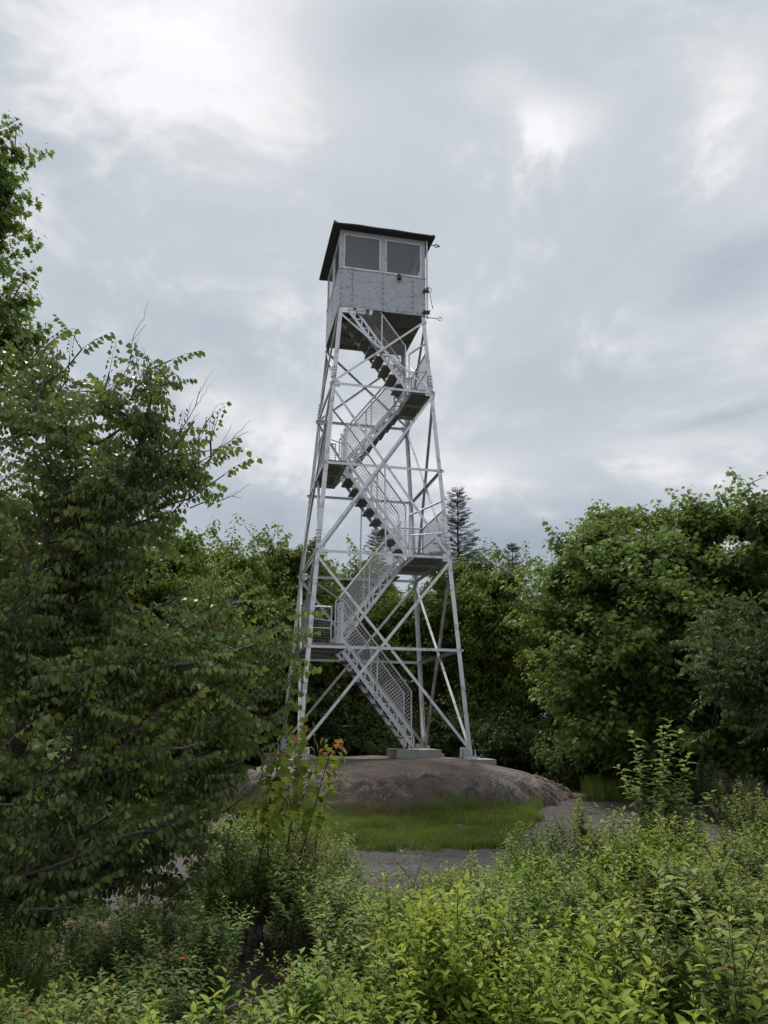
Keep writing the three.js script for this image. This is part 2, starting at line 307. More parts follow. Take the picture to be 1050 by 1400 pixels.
// mesh panel between two sloping rails: wires along the slope and square to it, cut off at the panel's upright ends
const slopeGrid = (o, u, rise, gap, r) => {
  const L = u.length(), d = u.clone().normalize(), sin = d.y, parts = [], at = (t, q) => o.clone().addScaledVector(d, t).add(V(0, q, 0));
  const back = rise * sin;
  for (let s = 0; s <= L + back; s += gap) {
    const q0 = s > L ? (s - L) / sin : 0, q1 = Math.min(rise, s / sin); if (q1 - q0 < 0.02) continue;
    parts.push([at(s - q0 * sin, q0), at(s - q1 * sin, q1)]);
  }
  const n = Math.round(rise * Math.sqrt(1 - sin * sin) / gap); for (let k = 0; k <= n; k++) parts.push([at(0, rise * k / n), at(L, rise * k / n)]);
  return mergeGeometries(parts.map(([a, b]) => rod(a, b, r, 3)));
};
{
  // legs with bolted splices and shoes
  for (const [sx, sz] of [[-1, 1], [1, 1], [-1, -1], [1, -1]]) {
    const leg = part('leg', angleBar(corner(sx, sz, -0.02), corner(sx, sz, 10.30), V(-sx, 0, 0), V(0, 0, -sz), 0.092, 0.011), M.galv, tower);
    for (const y of [LEVEL[2] + 0.32, LEVEL[4] + 0.28]) {
      const g = [], p = corner(sx, sz, y);
      g.push(angleBar(corner(sx, sz, y - 0.17).add(V(sx * 0.009, 0, sz * 0.009)), corner(sx, sz, y + 0.17).add(V(sx * 0.009, 0, sz * 0.009)), V(-sx, 0, 0), V(0, 0, -sz), 0.092, 0.008));
      part('splice_plate', mergeGeometries(g), M.galv, leg);
      const b = [];
      for (let k = 0; k < 4; k++) for (const o of [0.028, 0.068]) {
        const q = corner(sx, sz, y - 0.12 + k * 0.08);
        const c1 = new THREE.CylinderGeometry(0.012, 0.012, 0.022, 6); c1.rotateX(Math.PI / 2); c1.translate(q.x - sx * o, q.y, q.z + sz * 0.016); b.push(c1);
        const c2 = new THREE.CylinderGeometry(0.012, 0.012, 0.022, 6); c2.rotateZ(Math.PI / 2); c2.translate(q.x + sx * 0.016, q.y, q.z - sz * o); b.push(c2);
      }
      part('bolt', mergeGeometries(b), M.rust, leg, 'stuff');
    }
    const f = corner(sx, sz, 0), sh = [block(f.x - sx * 0.07 - 0.15, f.x - sx * 0.07 + 0.15, -0.075, -0.05, f.z - sz * 0.07 - 0.15, f.z - sz * 0.07 + 0.15)];
    for (const [dx, dz] of [[-1, -1], [1, -1], [-1, 1], [1, 1]]) {
      const c = new THREE.CylinderGeometry(0.02, 0.02, 0.17, 7); c.translate(f.x - sx * 0.07 + dx * 0.115, 0.03, f.z - sz * 0.07 + dz * 0.115); sh.push(metricUV(c));
      const h = new THREE.CylinderGeometry(0.034, 0.034, 0.03, 6); h.translate(f.x - sx * 0.07 + dx * 0.115, -0.03, f.z - sz * 0.07 + dz * 0.115); sh.push(metricUV(h));
    }
    sh.push(block(f.x - sx * 0.02 - 0.008, f.x - sx * 0.02 + 0.008, -0.05, 0.15, f.z - sz * 0.17 - 0.09, f.z - sz * 0.17 + 0.09));
    sh.push(block(f.x - sx * 0.17 - 0.09, f.x - sx * 0.17 + 0.09, -0.05, 0.15, f.z - sz * 0.02 - 0.008, f.z - sz * 0.02 + 0.008));
    part('base_shoe', mergeGeometries(sh), M.galv, leg);
  }
  // faces: girts and crossed braces
  const faces = [[[-1, 1], [1, 1], V(0, 0, 1)], [[-1, -1], [1, -1], V(0, 0, -1)], [[-1, -1], [-1, 1], V(-1, 0, 0)], [[1, -1], [1, 1], V(1, 0, 0)]];
  for (const [a, b, out] of faces) {
    const along = corner(b[0], b[1], 0).sub(corner(a[0], a[1], 0)).normalize();
    for (let l = 1; l <= 4; l++) {
      const y = LEVEL[l], e = 0.05;
      part('girt', angleBar(corner(a[0], a[1], y).addScaledVector(out, 0.012).addScaledVector(along, -e), corner(b[0], b[1], y).addScaledVector(out, 0.012).addScaledVector(along, e), V(0, -1, 0), out.clone().negate(), 0.058, 0.008), M.galv, tower);
    }
    for (const [l0, l1] of [[0, 2], [2, 4], [4, 5]]) {
      const y0 = LEVEL[l0] + (l0 ? 0.02 : 0.10), y1 = LEVEL[l1] - (l1 === 5 ? 0.14 : 0.04), s = l0 === 4 ? 0.048 : 0.057;
      for (const [p, q, off, sgn] of [[a, b, 0.024, 1], [b, a, -0.016, -1]]) {
        const P = corner(p[0], p[1], y0).addScaledVector(out, off), Q = corner(q[0], q[1], y1).addScaledVector(out, off);
        const perp = out.clone().cross(Q.clone().sub(P).normalize()); if (perp.y > 0) perp.negate();
        part('brace', angleBar(P, Q, perp, out.clone().multiplyScalar(-1), s, 0.008), M.galv, tower);
      }
    }
  }
  // gusset plates where braces meet the legs
  for (const [a, b, out] of faces) for (const l of [2, 4]) for (const [p, q] of [[a, b], [b, a]]) {
    const c = corner(p[0], p[1], LEVEL[l] - 0.03), dir = corner(q[0], q[1], LEVEL[l]).sub(corner(p[0], p[1], LEVEL[l])).normalize();
    part('gusset_plate', beam(c.clone().addScaledVector(dir, 0.02).addScaledVector(out, -0.004), c.clone().addScaledVector(dir, 0.19).addScaledVector(out, -0.004), 0.17, 0.006, Y1), M.galv, tower);
  }
  // hangers between the second and third girts
  for (const sz of [1, -1]) part('hanger', rod(V(0.02, LEVEL[2], sz * (halfAt(LEVEL[2]) + 0.02)), V(0.02, LEVEL[3], sz * (halfAt(LEVEL[3]) + 0.02)), 0.02, 8), M.galv, tower);

  // stairs
  const ZN = 1.02, WID = 0.68, RISE = 9;
  function flight(k) {
    const up = k % 2 === 0 ? -1 : 1;                                    // first flight climbs towards -x
    const y0 = k ? LEVEL[k] : 0.12, y1 = LEVEL[k + 1] - (k === 4 ? 0.06 : 0.02), xb = up < 0 ? (k ? 0.68 : 0.76) : -0.84, xt = up < 0 ? -0.84 : 0.68;
    const zn = up < 0 ? ZN : ZN - WID - 0.10;
    const G = partGroup('stair_flight', tower), dir = V(xt - xb, y1 - y0, 0), L = dir.length(), d = dir.clone().normalize();
    for (const z of [zn, zn - WID]) {
      const o = V(xb, y0, z), e = V(xt, y1, z), lift = V(0, 0.26, 0);
      part('stringer', beam(o, e, 0.022, 0.075, Z1), M.galv, G);
      part('kick_rail', beam(o.clone().add(lift), e.clone().add(lift), 0.02, 0.055, Z1), M.galv, G);
      const zig = [];
      for (let n = 0; n < RISE; n++) {
        const a = o.clone().addScaledVector(dir, n / RISE), b = o.clone().addScaledVector(dir, (n + 1) / RISE);
        const m = V(a.x, b.y, z);
        zig.push(beam(a, m.clone().add(V(0, 0.02, 0)), 0.018, 0.03, Z1), beam(m, b, 0.018, 0.03, Z1));
      }
      part('tread_bracket', mergeGeometries(zig), M.galv, G);
      const h0 = V(0, 1.10, 0), rs = o.clone().addScaledVector(dir, k ? 0.06 : 0.03).add(h0), re = e.clone().addScaledVector(dir, k === 4 ? -0.22 : 0.0).add(h0);
      part('handrail', rod(rs, re, 0.022, 8), M.galv, G);
      for (const t of k === 4 ? [0.06, 0.45] : [k ? 0.06 : 0.03, 0.5, 0.98]) { const b = o.clone().addScaledVector(dir, t); part('post', beam(b.clone().add(V(0, -0.02, 0)), b.clone().add(h0), 0.028, 0.028, Z1), M.galv, G); }
      const t1 = k === 4 ? 0.78 : 1, u = dir.clone().multiplyScalar(t1 - 0.06), w0 = o.clone().addScaledVector(dir, 0.05).add(V(0, 0.29, 0));
      // wires run square to the slope and along it
      part('wire_mesh', slopeGrid(w0, u, 0.79, 0.062, 0.0046), M.galv, G);
    }
    for (let n = 1; n < RISE; n++) {
      const c = V(xb, y0, zn).addScaledVector(dir, n / RISE), w = 0.235, x0 = up < 0 ? c.x - 0.02 - w * 0.5 + 0.0 : c.x + 0.02 - w * 0.5;
      part('tread', block(x0, x0 + w, c.y - 0.028, c.y + 0.002, zn - WID + 0.018, zn - 0.018), M.wood, G);
    }
  }
  for (let k = 0; k < 5; k++) flight(k);

  // landings
  function landing(l) {
    const y = LEVEL[l], w = halfAt(y), left = l % 2 === 1, sx = left ? -1 : 1, xi = left ? -0.84 : 0.68, xo = sx * (w - 0.03), zb = -0.46, zf = w - 0.03;
    const G = partGroup('landing', tower), n = 5, x0 = Math.min(xi, xo), x1 = Math.max(xi, xo);
    const cols = Math.max(2, Math.round((x1 - x0) / 0.19)), pw = (x1 - x0) / cols;
    for (let c = 0; c < cols; c++) part('plank', block(x0 + c * pw + 0.004, x0 + (c + 1) * pw - 0.004, y + 0.012, y + 0.05, zb, zf - 0.02 * (c % 2)), M.wood, G);
    for (const z of [zb + 0.02, (zb + zf) / 2, zf - 0.06]) part('joist', beam(V(x0, y - 0.022, z), V(x1, y - 0.022, z), 0.04, 0.06, Z1), M.galv, G);
    part('edge_angle', angleBar(V(xi, y + 0.01, zb - 0.01), V(xi, y + 0.01, zf), V(0, -1, 0), V(sx, 0, 0), 0.075, 0.008), M.galv, G);
    part('edge_angle', angleBar(V(xi, y + 0.01, zb - 0.01), V(xo, y + 0.01, zb - 0.01), V(0, -1, 0), V(0, 0, 1), 0.075, 0.008), M.galv, G);
    const h = 1.06, top = (p) => p.clone().add(V(0, h, 0)), mid = (p) => p.clone().add(V(0, 0.56, 0));
    const xr = sx * (halfAt(y + h * 0.6) - 0.06);
    const runs = [[V(xr, y + 0.05, zf - 0.05), V(xr, y + 0.05, zb)], [V(xr, y + 0.05, zb), V(xi - sx * 0.0, y + 0.05, zb)]];
    for (const [a, b] of runs) {
      part('handrail', rod(top(a), top(b), 0.021, 8), M.galv, G); part('mid_rail', rod(mid(a), mid(b), 0.014, 6), M.galv, G);
      const u = b.clone().sub(a); part('wire_mesh', wireGrid(a.clone().add(V(0, 0.05, 0)), u, V(0, h - 0.06, 0), Math.round(u.length() / 0.06), 17, 0.0046), M.galv, G);
      for (const p of [a, b]) part('post', beam(p, top(p), 0.03, 0.03, X1), M.galv, G);
    }
    // front rail dips from the leg to the stair post
    const f0 = V(sx * (halfAt(y + 1.3) - 0.06), y + 1.30, zf - 0.06), f1 = V(xi, y + 1.02, ZN);
    part('handrail', rod(f0, f1, 0.022, 8), M.galv, G);
    part('mid_rail', rod(V(f0.x, y + 0.55, f0.z), V(xi, y + 0.55, ZN), 0.014, 6), M.galv, G);
    part('post', beam(V(xi, y + 0.03, ZN), f1, 0.03, 0.03, X1), M.galv, G);
  }
  for (let l = 1; l <= 4; l++) landing(l);

  // cab
  const F = 10.33, SILL = 11.36, HEAD = 12.32, TOP = 12.44, S = 1.075;
  const cab = partGroup('cab', tower);
  const rngc = rngOf(31);
  // floor joists and boards, with a hatch over the last flight
  for (let c = 0; c < 10; c++) {
    const x0 = -S + 0.03 + c * (2 * S - 0.06) / 10, x1 = x0 + (2 * S - 0.06) / 10 - 0.006, hatch = x1 < -0.2;
    part('floor_board', block(x0, x1, F - 0.01, F + 0.03, -S + 0.03, hatch ? 0.28 : S - 0.03), M.wood, cab);
  }
  for (const z of [-0.95, -0.35, 0.25]) part('floor_joist', block(-S + 0.05, S - 0.05, F - 0.10, F - 0.012, z, z + 0.05), M.wood, cab);
  for (let s = 0; s < 4; s++) {
    const turn = new THREE.Matrix4().makeRotationY(s * Math.PI / 2), put = (g) => { g.applyMatrix4(turn); return g; };
    const seams = [-S - 0.012, -0.76, 0.0, 0.76, S + 0.0];
    for (let k = 0; k < 4; k++) part('wall_panel', put(block(seams[k] + 0.004, seams[k + 1] - 0.004, F - 0.03 + 0.004 * (k % 2), SILL - 0.004, S - 0.012, S + 0.010 + 0.0015 * (k % 2))), M.board, cab);
    part('wall_backing', put(block(-S + 0.02, S - 0.02, F, SILL - 0.01, S - 0.022, S - 0.014)), M.dark, cab);
    const dots = [];
    const dot = (x, y, z = S + 0.0125) => { const c = new THREE.CylinderGeometry(0.0125, 0.0125, 0.006, 6); c.rotateX(Math.PI / 2); c.translate(x, y, z); dots.push(c); };
    for (let k = 0; k < 13; k++) { const x = -1.03 + k * 2.06 / 12; dot(x, F + 0.02); dot(x, SILL - 0.035); }
    for (const x of [-1.05, -0.785, -0.735, -0.025, 0.025, 0.735, 0.785, 1.05]) for (let k = 1; k < 7; k++) if (rngc() > 0.2) dot(x, F + 0.02 + k * 0.145 + 0.02 * (rngc() - 0.5));
    part('screw', put(mergeGeometries(dots)), M.dark, cab, 'stuff');
    // posts, header, windows
    part('corner_post', put(block(-S - 0.010, -S + 0.075, SILL, TOP, S - 0.085, S + 0.006)), M.board, cab);
    part('mullion', put(block(-0.055, 0.055, SILL, TOP, S - 0.06, S + 0.006)), M.board, cab);
    part('header', put(block(-S + 0.078, S - 0.088, HEAD, TOP, S - 0.07, S + 0.002)), M.board, cab);
    part('sill', put(block(-S - 0.004, S - 0.09, SILL - 0.012, SILL + 0.022, S - 0.05, S + 0.024)), M.trim, cab);
    for (const [x0, x1] of [[-S + 0.078, -0.058], [0.058, S - 0.088]]) {
      const fr = [block(x0, x0 + 0.036, SILL + 0.024, HEAD - 0.002, S - 0.03, S + 0.014), block(x1 - 0.036, x1, SILL + 0.024, HEAD - 0.002, S - 0.03, S + 0.014),
        block(x0 + 0.037, x1 - 0.037, SILL + 0.024, SILL + 0.045, S - 0.03, S + 0.012), block(x0 + 0.037, x1 - 0.037, HEAD - 0.03, HEAD - 0.002, S - 0.03, S + 0.012)];
      part('window_frame', put(mergeGeometries(fr)), M.trim, cab);
      const pg = new THREE.PlaneGeometry(x1 - x0 - 0.074, HEAD - SILL - 0.078); pg.translate((x0 + x1) / 2, (SILL + HEAD) / 2 + 0.003, S - 0.008);
      part('window_pane', put(pg), M.glass, cab);
      const d2 = []; for (let k = 0; k < 7; k++) for (const x of [x0 + 0.018, x1 - 0.018]) { const c = new THREE.CylinderGeometry(0.007, 0.007, 0.005, 6); c.rotateX(Math.PI / 2); c.translate(x, SILL + 0.08 + k * 0.135, S + 0.0155); d2.push(c); }
      part('screw', put(mergeGeometries(d2)), M.dark, cab, 'stuff');
    }
  }
  part('ceiling', block(-S + 0.09, S - 0.09, TOP - 0.03, TOP - 0.01, -S + 0.09, S - 0.09), M.interior, cab);
  // roof: low hip of dark sheet metal with a rolled eave
  const roof = partGroup('roof', tower);
  {
    const E = 1.285, y0 = TOP + 0.012, T = new Tris(), n = 12;
    const prof = [[1.0, 0.0], [1.012, 0.018], [1.005, 0.045], [0.97, 0.062], [0.6, 0.24], [0.0, 0.50]];
    for (let s = 0; s < 4; s++) {
      const c = Math.cos(s * Math.PI / 2), sn = Math.sin(s * Math.PI / 2);
      const grid = prof.map(([r, h], pi) => Array.from({ length: n + 1 }, (_, k) => {
        const a = -1 + 2 * k / n, x = a * E * r, z = E * r, sag = pi < 4 ? -0.012 * Math.cos(a * 1.5) * 0 + 0.018 * Math.pow(Math.abs(a), 3) * -1 + 0.006 * Math.sin(a * 9 + s) : 0;
        return T.v(c * x + sn * z, y0 + h + sag, -sn * x + c * z, null, a * E, r * E);
      }));
      for (let p = 0; p + 1 < grid.length; p++) for (let k = 0; k < n; k++) T.q(grid[p][k], grid[p][k + 1], grid[p + 1][k + 1], grid[p + 1][k]);
    }
    part('roof_sheet', T.build(), M.roof, roof);
    part('soffit', block(-E + 0.01, E - 0.01, TOP + 0.002, TOP + 0.011, -E + 0.01, E - 0.01), M.roof, roof);
    part('ridge_cap', (() => { const g = new THREE.SphereGeometry(0.07, 10, 6); g.scale(1, 0.6, 1); g.translate(0, y0 + 0.51, 0); return g; })(), M.roof, roof);
    for (const [sx, sz] of [[-1, 1], [1, 1], [-1, -1], [1, -1]]) part('hip_cap', rod(V(sx * E * 0.99, y0 + 0.052, sz * E * 0.99), V(0, y0 + 0.50, 0), 0.026, 6), M.roof, roof);
  }
  // fittings on the cab's corner
  const ring = (x, y, z, r, t) => { const g = new THREE.TorusGeometry(r, t, 6, 14); g.translate(x, y, z); return g; };
  part('conduit', rod(V(S + 0.045, F - 0.10, S + 0.035), V(S + 0.045, TOP - 0.02, S + 0.035), 0.022, 8), M.trim, tower);
  part('eye_bolt', mergeGeometries([rod(V(S, F - 0.05, S + 0.01), V(S + 0.33, F - 0.05, S + 0.01), 0.013), ring(S + 0.375, F - 0.05, S + 0.01, 0.045, 0.013)]), M.galv, tower);
  part('eye_bolt', mergeGeometries([rod(V(S + 0.1, TOP - 0.04, S - 0.05), V(S + 0.28, TOP - 0.05, S - 0.05), 0.012), ring(S + 0.32, TOP - 0.05, S - 0.05, 0.042, 0.014), rod(V(S + 0.35, TOP - 0.05, S - 0.05), V(S + 0.42, TOP - 0.05, S - 0.05), 0.02)]), M.rust, tower);
  part('clamp', mergeGeometries([block(S - 0.06, S + 0.10, F + 0.02, F + 0.10, S + 0.02, S + 0.075), rod(V(S - 0.09, F + 0.03, S + 0.06), V(S + 0.11, F + 0.11, S + 0.06), 0.018)]), M.dark, tower);
  part('clamp', mergeGeometries([block(S - 0.05, S + 0.09, F + 0.62, F + 0.68, S + 0.02, S + 0.075), rod(V(S - 0.08, F + 0.60, S + 0.06), V(S + 0.08, F + 0.74, S + 0.06), 0.016)]), M.dark, tower);
  part('wire_coil', mergeGeometries([ring(S + 0.07, F + 0.68, S + 0.07, 0.075, 0.006), ring(S + 0.08, F + 0.67, S + 0.08, 0.065, 0.006), rod(V(S + 0.10, F + 0.62, S + 0.07), V(S + 0.17, F + 0.20, S + 0.07), 0.007), rod(V(S + 0.165, F + 0.24, S + 0.07), V(S + 0.175, F + 0.18, S + 0.07), 0.011)]), M.rust, tower);
  const lamp = partGroup('wall_lamp', tower);
  part('lamp_mount', block(0.375, 0.435, SILL - 0.06, SILL + 0.015, S + 0.012, S + 0.05), M.dark, lamp);
  part('lamp_body', (() => { const g = new THREE.CylinderGeometry(0.045, 0.052, 0.11, 12); g.translate(0.405, SILL - 0.10, S + 0.07); return g; })(), M.dark, lamp);
  // small white plate under the cab's front edge
  const plate = partGroup('plate_sign', tower);
  part('plate', block(-0.62, -0.43, F - 0.175, F - 0.04, halfAt(F) + 0.03, halfAt(F) + 0.036), M.white, plate);
  const marks = []; for (let k = 0; k < 3; k++) for (const dy of [-0.012, 0.022]) { const t = new THREE.TorusGeometry(0.012, 0.0035, 4, 4); t.translate(-0.575 + k * 0.05, F - 0.108 + dy, halfAt(F) + 0.0385); marks.push(t); }
  part('print', mergeGeometries(marks), M.dark, plate);
}
// concrete under the stair foot and the legs
{
  const blk = thing('concrete_block', 'pale grey concrete block under the foot of the steel stairs', 'concrete block', null, [TOWER.x, TOWER.y, TOWER.z], TOWER.turn);
  const rb = new THREE.BoxGeometry(0.96, 0.30, 0.92, 6, 3, 6); { const p = rb.attributes.position, r = rngOf(8); for (let k = 0; k < p.count; k++) { const n = 0.006 * fbm(p.getX(k) * 7, p.getY(k) * 7, p.getZ(k) * 7, 3); p.setXYZ(k, p.getX(k) * (1 + n), p.getY(k) + n, p.getZ(k) * (1 + n)); } rb.computeVertexNormals(); }
  rb.translate(0.80, -0.06, 0.86); part('block', metricUV(rb), M.concrete, blk);
  const nuts = []; for (const [x, z] of [[0.72, 1.06], [0.84, 1.06], [1.1, 1.0], [0.72, 0.32], [0.84, 0.32]]) { const c = new THREE.CylinderGeometry(0.022, 0.022, 0.07, 6); c.translate(x, 0.12, z); nuts.push(c); }
  part('anchor_bolt', mergeGeometries(nuts), M.galv, blk);
  const names = { '-1,1': 'low concrete pad under the leg beside the maple sapling', '1,1': 'low concrete pad under the leg with the bolted shoe at the outcrop edge', '-1,-1': 'tall brownish concrete pad under the leg beside the birch', '1,-1': 'low concrete pad under the leg behind the stair block' };
  for (const [sx, sz] of [[-1, 1], [1, 1], [-1, -1], [1, -1]]) {
    const f = corner(sx, sz, 0), p = thing('concrete_pad', names[`${sx},${sz}`], 'concrete pad', 'concrete pads of the tower legs', towerToWorld(f.x, 0, f.z).toArray(), TOWER.turn);
    const ox = sx > 0 ? 0.10 : -0.05; part('slab', block(ox - 0.30, ox + 0.30, -0.42, -0.077, -0.30, 0.30), M.concrete, p);
  }
}

// ------------------------------------------------------------------ leaves, twigs and trees
// A leaf: half outline [[along, across], ...] from base to tip, folded along the midrib and bent; o = base, d = direction, n = upper side
const OUT = {
  ovate: [[0.10, 0.20], [0.32, 0.37], [0.62, 0.25]],
  lance: [[0.28, 0.17], [0.62, 0.16]],
  maple: [[0.06, 0.20], [0.16, 0.50], [0.33, 0.24], [0.62, 0.52], [0.66, 0.20]],
  coarse: [[0.30, 0.36], [0.68, 0.24]],
};
function addLeaf(T, out, o, d, n, len, fold, bend, col, wid = 1) {
  d = d.clone().normalize(); const s = new THREE.Vector3().crossVectors(d, n).normalize(); n = new THREE.Vector3().crossVectors(s, d).normalize();
  const at = (a, b) => {
    const drop = bend * a * a, up = fold * Math.abs(b);
    return [o.x + len * (d.x * a + s.x * b * wid + n.x * (up - drop)), o.y + len * (d.y * a + s.y * b * wid + n.y * (up - drop)), o.z + len * (d.z * a + s.z * b * wid + n.z * (up - drop))];
  };
  const mid = [0, 0.5, 1].map((a) => T.v(...at(a, 0), col)), k = out.length;
  for (const sg of [1, -1]) {
    const e = out.map(([a, b]) => T.v(...at(a, sg * b), col));
    const tri = (a, b, c) => sg > 0 ? T.t(a, b, c) : T.t(a, c, b);
    let h = 0; tri(mid[0], mid[1], e[0]);
    for (let j = 0; j + 1 < k; j++) { if (h === 0 && out[j + 1][0] > 0.55) { h = 1; } tri(mid[1], e[j + 1], e[j]); }
    tri(mid[1], mid[2], e[k - 1]);
  }
}
function addStem(T, pts, r0, r1, col, n = 4) {
  let prev = null;
  for (let k = 0; k < pts.length; k++) {
    const p = pts[k], ax = (pts[k + 1] ?? p).clone().sub(pts[k - 1] ?? p).normalize();
    const s = Math.abs(ax.y) < 0.9 ? V(0, 1, 0).cross(ax).normalize() : V(1, 0, 0).cross(ax).normalize(), t = ax.clone().cross(s), r = lerp(r0, r1, k / (pts.length - 1));
    const ring = []; for (let j = 0; j < n; j++) { const a = j * 2 * Math.PI / n; ring.push(T.v(p.x + r * (s.x * Math.cos(a) + t.x * Math.sin(a)), p.y + r * (s.y * Math.cos(a) + t.y * Math.sin(a)), p.z + r * (s.z * Math.cos(a) + t.z * Math.sin(a)), col)); }
    if (prev) for (let j = 0; j < n; j++) T.q(prev[j], prev[(j + 1) % n], ring[(j + 1) % n], ring[j]);
    prev = ring;
  }
}
const tint = (c, r, amt = 0.25, warm = 0.12) => { const g = 1 + amt * (2 * r() - 1), w = warm * (2 * r() - 1); return [c[0] * g * (1 + w), c[1] * g, c[2] * g * (1 - w)]; };

// sprays: a twig along +x, leaves hanging as gravity wants (y stays up)
function sprayHanging(seed, { outline, leaf, n, length, col, bark, young, droop = 0.75 }) {      // birch, cherry
  const r = rngOf(seed), T = new Tris(), pts = [];
  for (let k = 0; k <= 4; k++) { const t = k / 4; pts.push(V(length * t, length * (0.10 * t - 0.22 * t * t) + 0.012 * (r() - 0.5), length * 0.10 * Math.sin(t * 3 + r()) * (r() - 0.3))); }
  addStem(T, pts, 0.0028, 0.0012, bark, 3);
  for (let k = 0; k < n; k++) {
    const t = (k + 0.6) / n, q = Math.min(3.999, t * 4), a = pts[Math.floor(q)].clone().lerp(pts[Math.floor(q) + 1], q % 1), side = k % 2 ? 1 : -1;
    const pet = V(0.25 + 0.3 * r(), -0.25 - droop * 0.5 * r(), side * (0.5 + 0.5 * r())).normalize(), b = a.clone().addScaledVector(pet, leaf * (0.25 + 0.2 * r()));
    const d = V(0.35 * (r() - 0.2), -droop * (0.5 + 0.9 * r()), side * (0.15 + 0.55 * r())), nn = V(r() - 0.5, 0.5 + 0.5 * r(), side * (0.7 + 0.5 * r()) + 0.6 * (r() - 0.5));
    addLeaf(T, outline, b, d, nn, leaf * (0.6 + 0.65 * r()), 0.10 + 0.4 * r(), 0.45 * r() - 0.08, tint(young && r() < young.p ? young.c : col, r));
  }
  return T.build();
}
function sprayMaple(seed, { outline, leaf, pairs, length, col, bark, young }) {           // opposite pairs, big blades held level and drooping
  const r = rngOf(seed), T = new Tris(), pts = [];
  for (let k = 0; k <= 3; k++) { const t = k / 3; pts.push(V(length * t, length * (0.28 * t * t) + 0.02 * (r() - 0.5), 0.03 * (r() - 0.5))); }
  addStem(T, pts, 0.004, 0.002, bark, 3);
  for (let k = 0; k < pairs; k++) {
    const t = (k + 0.8) / pairs, q = Math.min(2.999, t * 3), a = pts[Math.floor(q)].clone().lerp(pts[Math.floor(q) + 1], q % 1), turn = k * 1.57 + 0.5 * (r() - 0.5);
    for (const sg of [0, Math.PI]) {
      const ph = turn + sg + 0.6 * (r() - 0.5), pet = V(0.35, 0.55 * Math.sin(ph) + 0.15, Math.cos(ph)).normalize(), b = a.clone().addScaledVector(pet, leaf * (0.35 + 0.5 * r()));
      const d = V(pet.x * 0.7 + 0.2 * (r() - 0.5), -0.30 - 0.6 * r(), pet.z * 0.9 + 0.2 * (r() - 0.5)), nn = V(0.35 * (r() - 0.5) + 0.25, 1, 0.35 * (r() - 0.5));
      addLeaf(T, outline, b, d, nn, leaf * (0.65 + 0.55 * r()), 0.10 + 0.2 * r(), 0.18 + 0.25 * r(), tint(young && k >= pairs - 1 && r() < young.p ? young.c : col, r, 0.22), 1.05);
    }
  }
  return T.build();
}
function sprayNeedles(seed, { length, col, bark }) {     // flat spruce twig
  const r = rngOf(seed), T = new Tris(), twig = (o, d, L) => {
    const e = o.clone().addScaledVector(d, L).add(V(0, -0.08 * L, 0)); addStem(T, [o, o.clone().lerp(e, 0.5), e], 0.005, 0.002, bark, 3);
    const m = Math.round(L / 0.012);
    for (let k = 0; k < m; k++) { const a = o.clone().lerp(e, (k + 0.5) / m), ph = r() * 6.28, s = d.clone().cross(V(0, 1, 0)).normalize(), u = V(0, 1, 0);
      const nd = d.clone().multiplyScalar(0.7).addScaledVector(s, Math.cos(ph)).addScaledVector(u, Math.sin(ph) * 0.8 + 0.2).normalize(), c = tint(col, r, 0.3), w = 0.0055, b = a.clone().addScaledVector(nd, 0.034 + 0.012 * r());
      const ws = nd.clone().cross(d).normalize().multiplyScalar(w); T.t(T.v(a.x - ws.x, a.y - ws.y, a.z - ws.z, c), T.v(a.x + ws.x, a.y + ws.y, a.z + ws.z, c), T.v(b.x, b.y, b.z, c)); }
  };
  twig(V(0, 0, 0), V(1, 0.1, 0).normalize(), length);
  for (let k = 0; k < 5; k++) { const t = 0.15 + 0.15 * k, sg = k % 2 ? 1 : -1; twig(V(length * t, 0.02 * t, 0), V(0.75, 0.05 * (r() - 0.5), sg * 0.75).normalize(), length * (0.62 - 0.5 * t)); }
  return T.build();
}
const barkCol = (base, r) => tint(base, r, 0.3, 0.06);

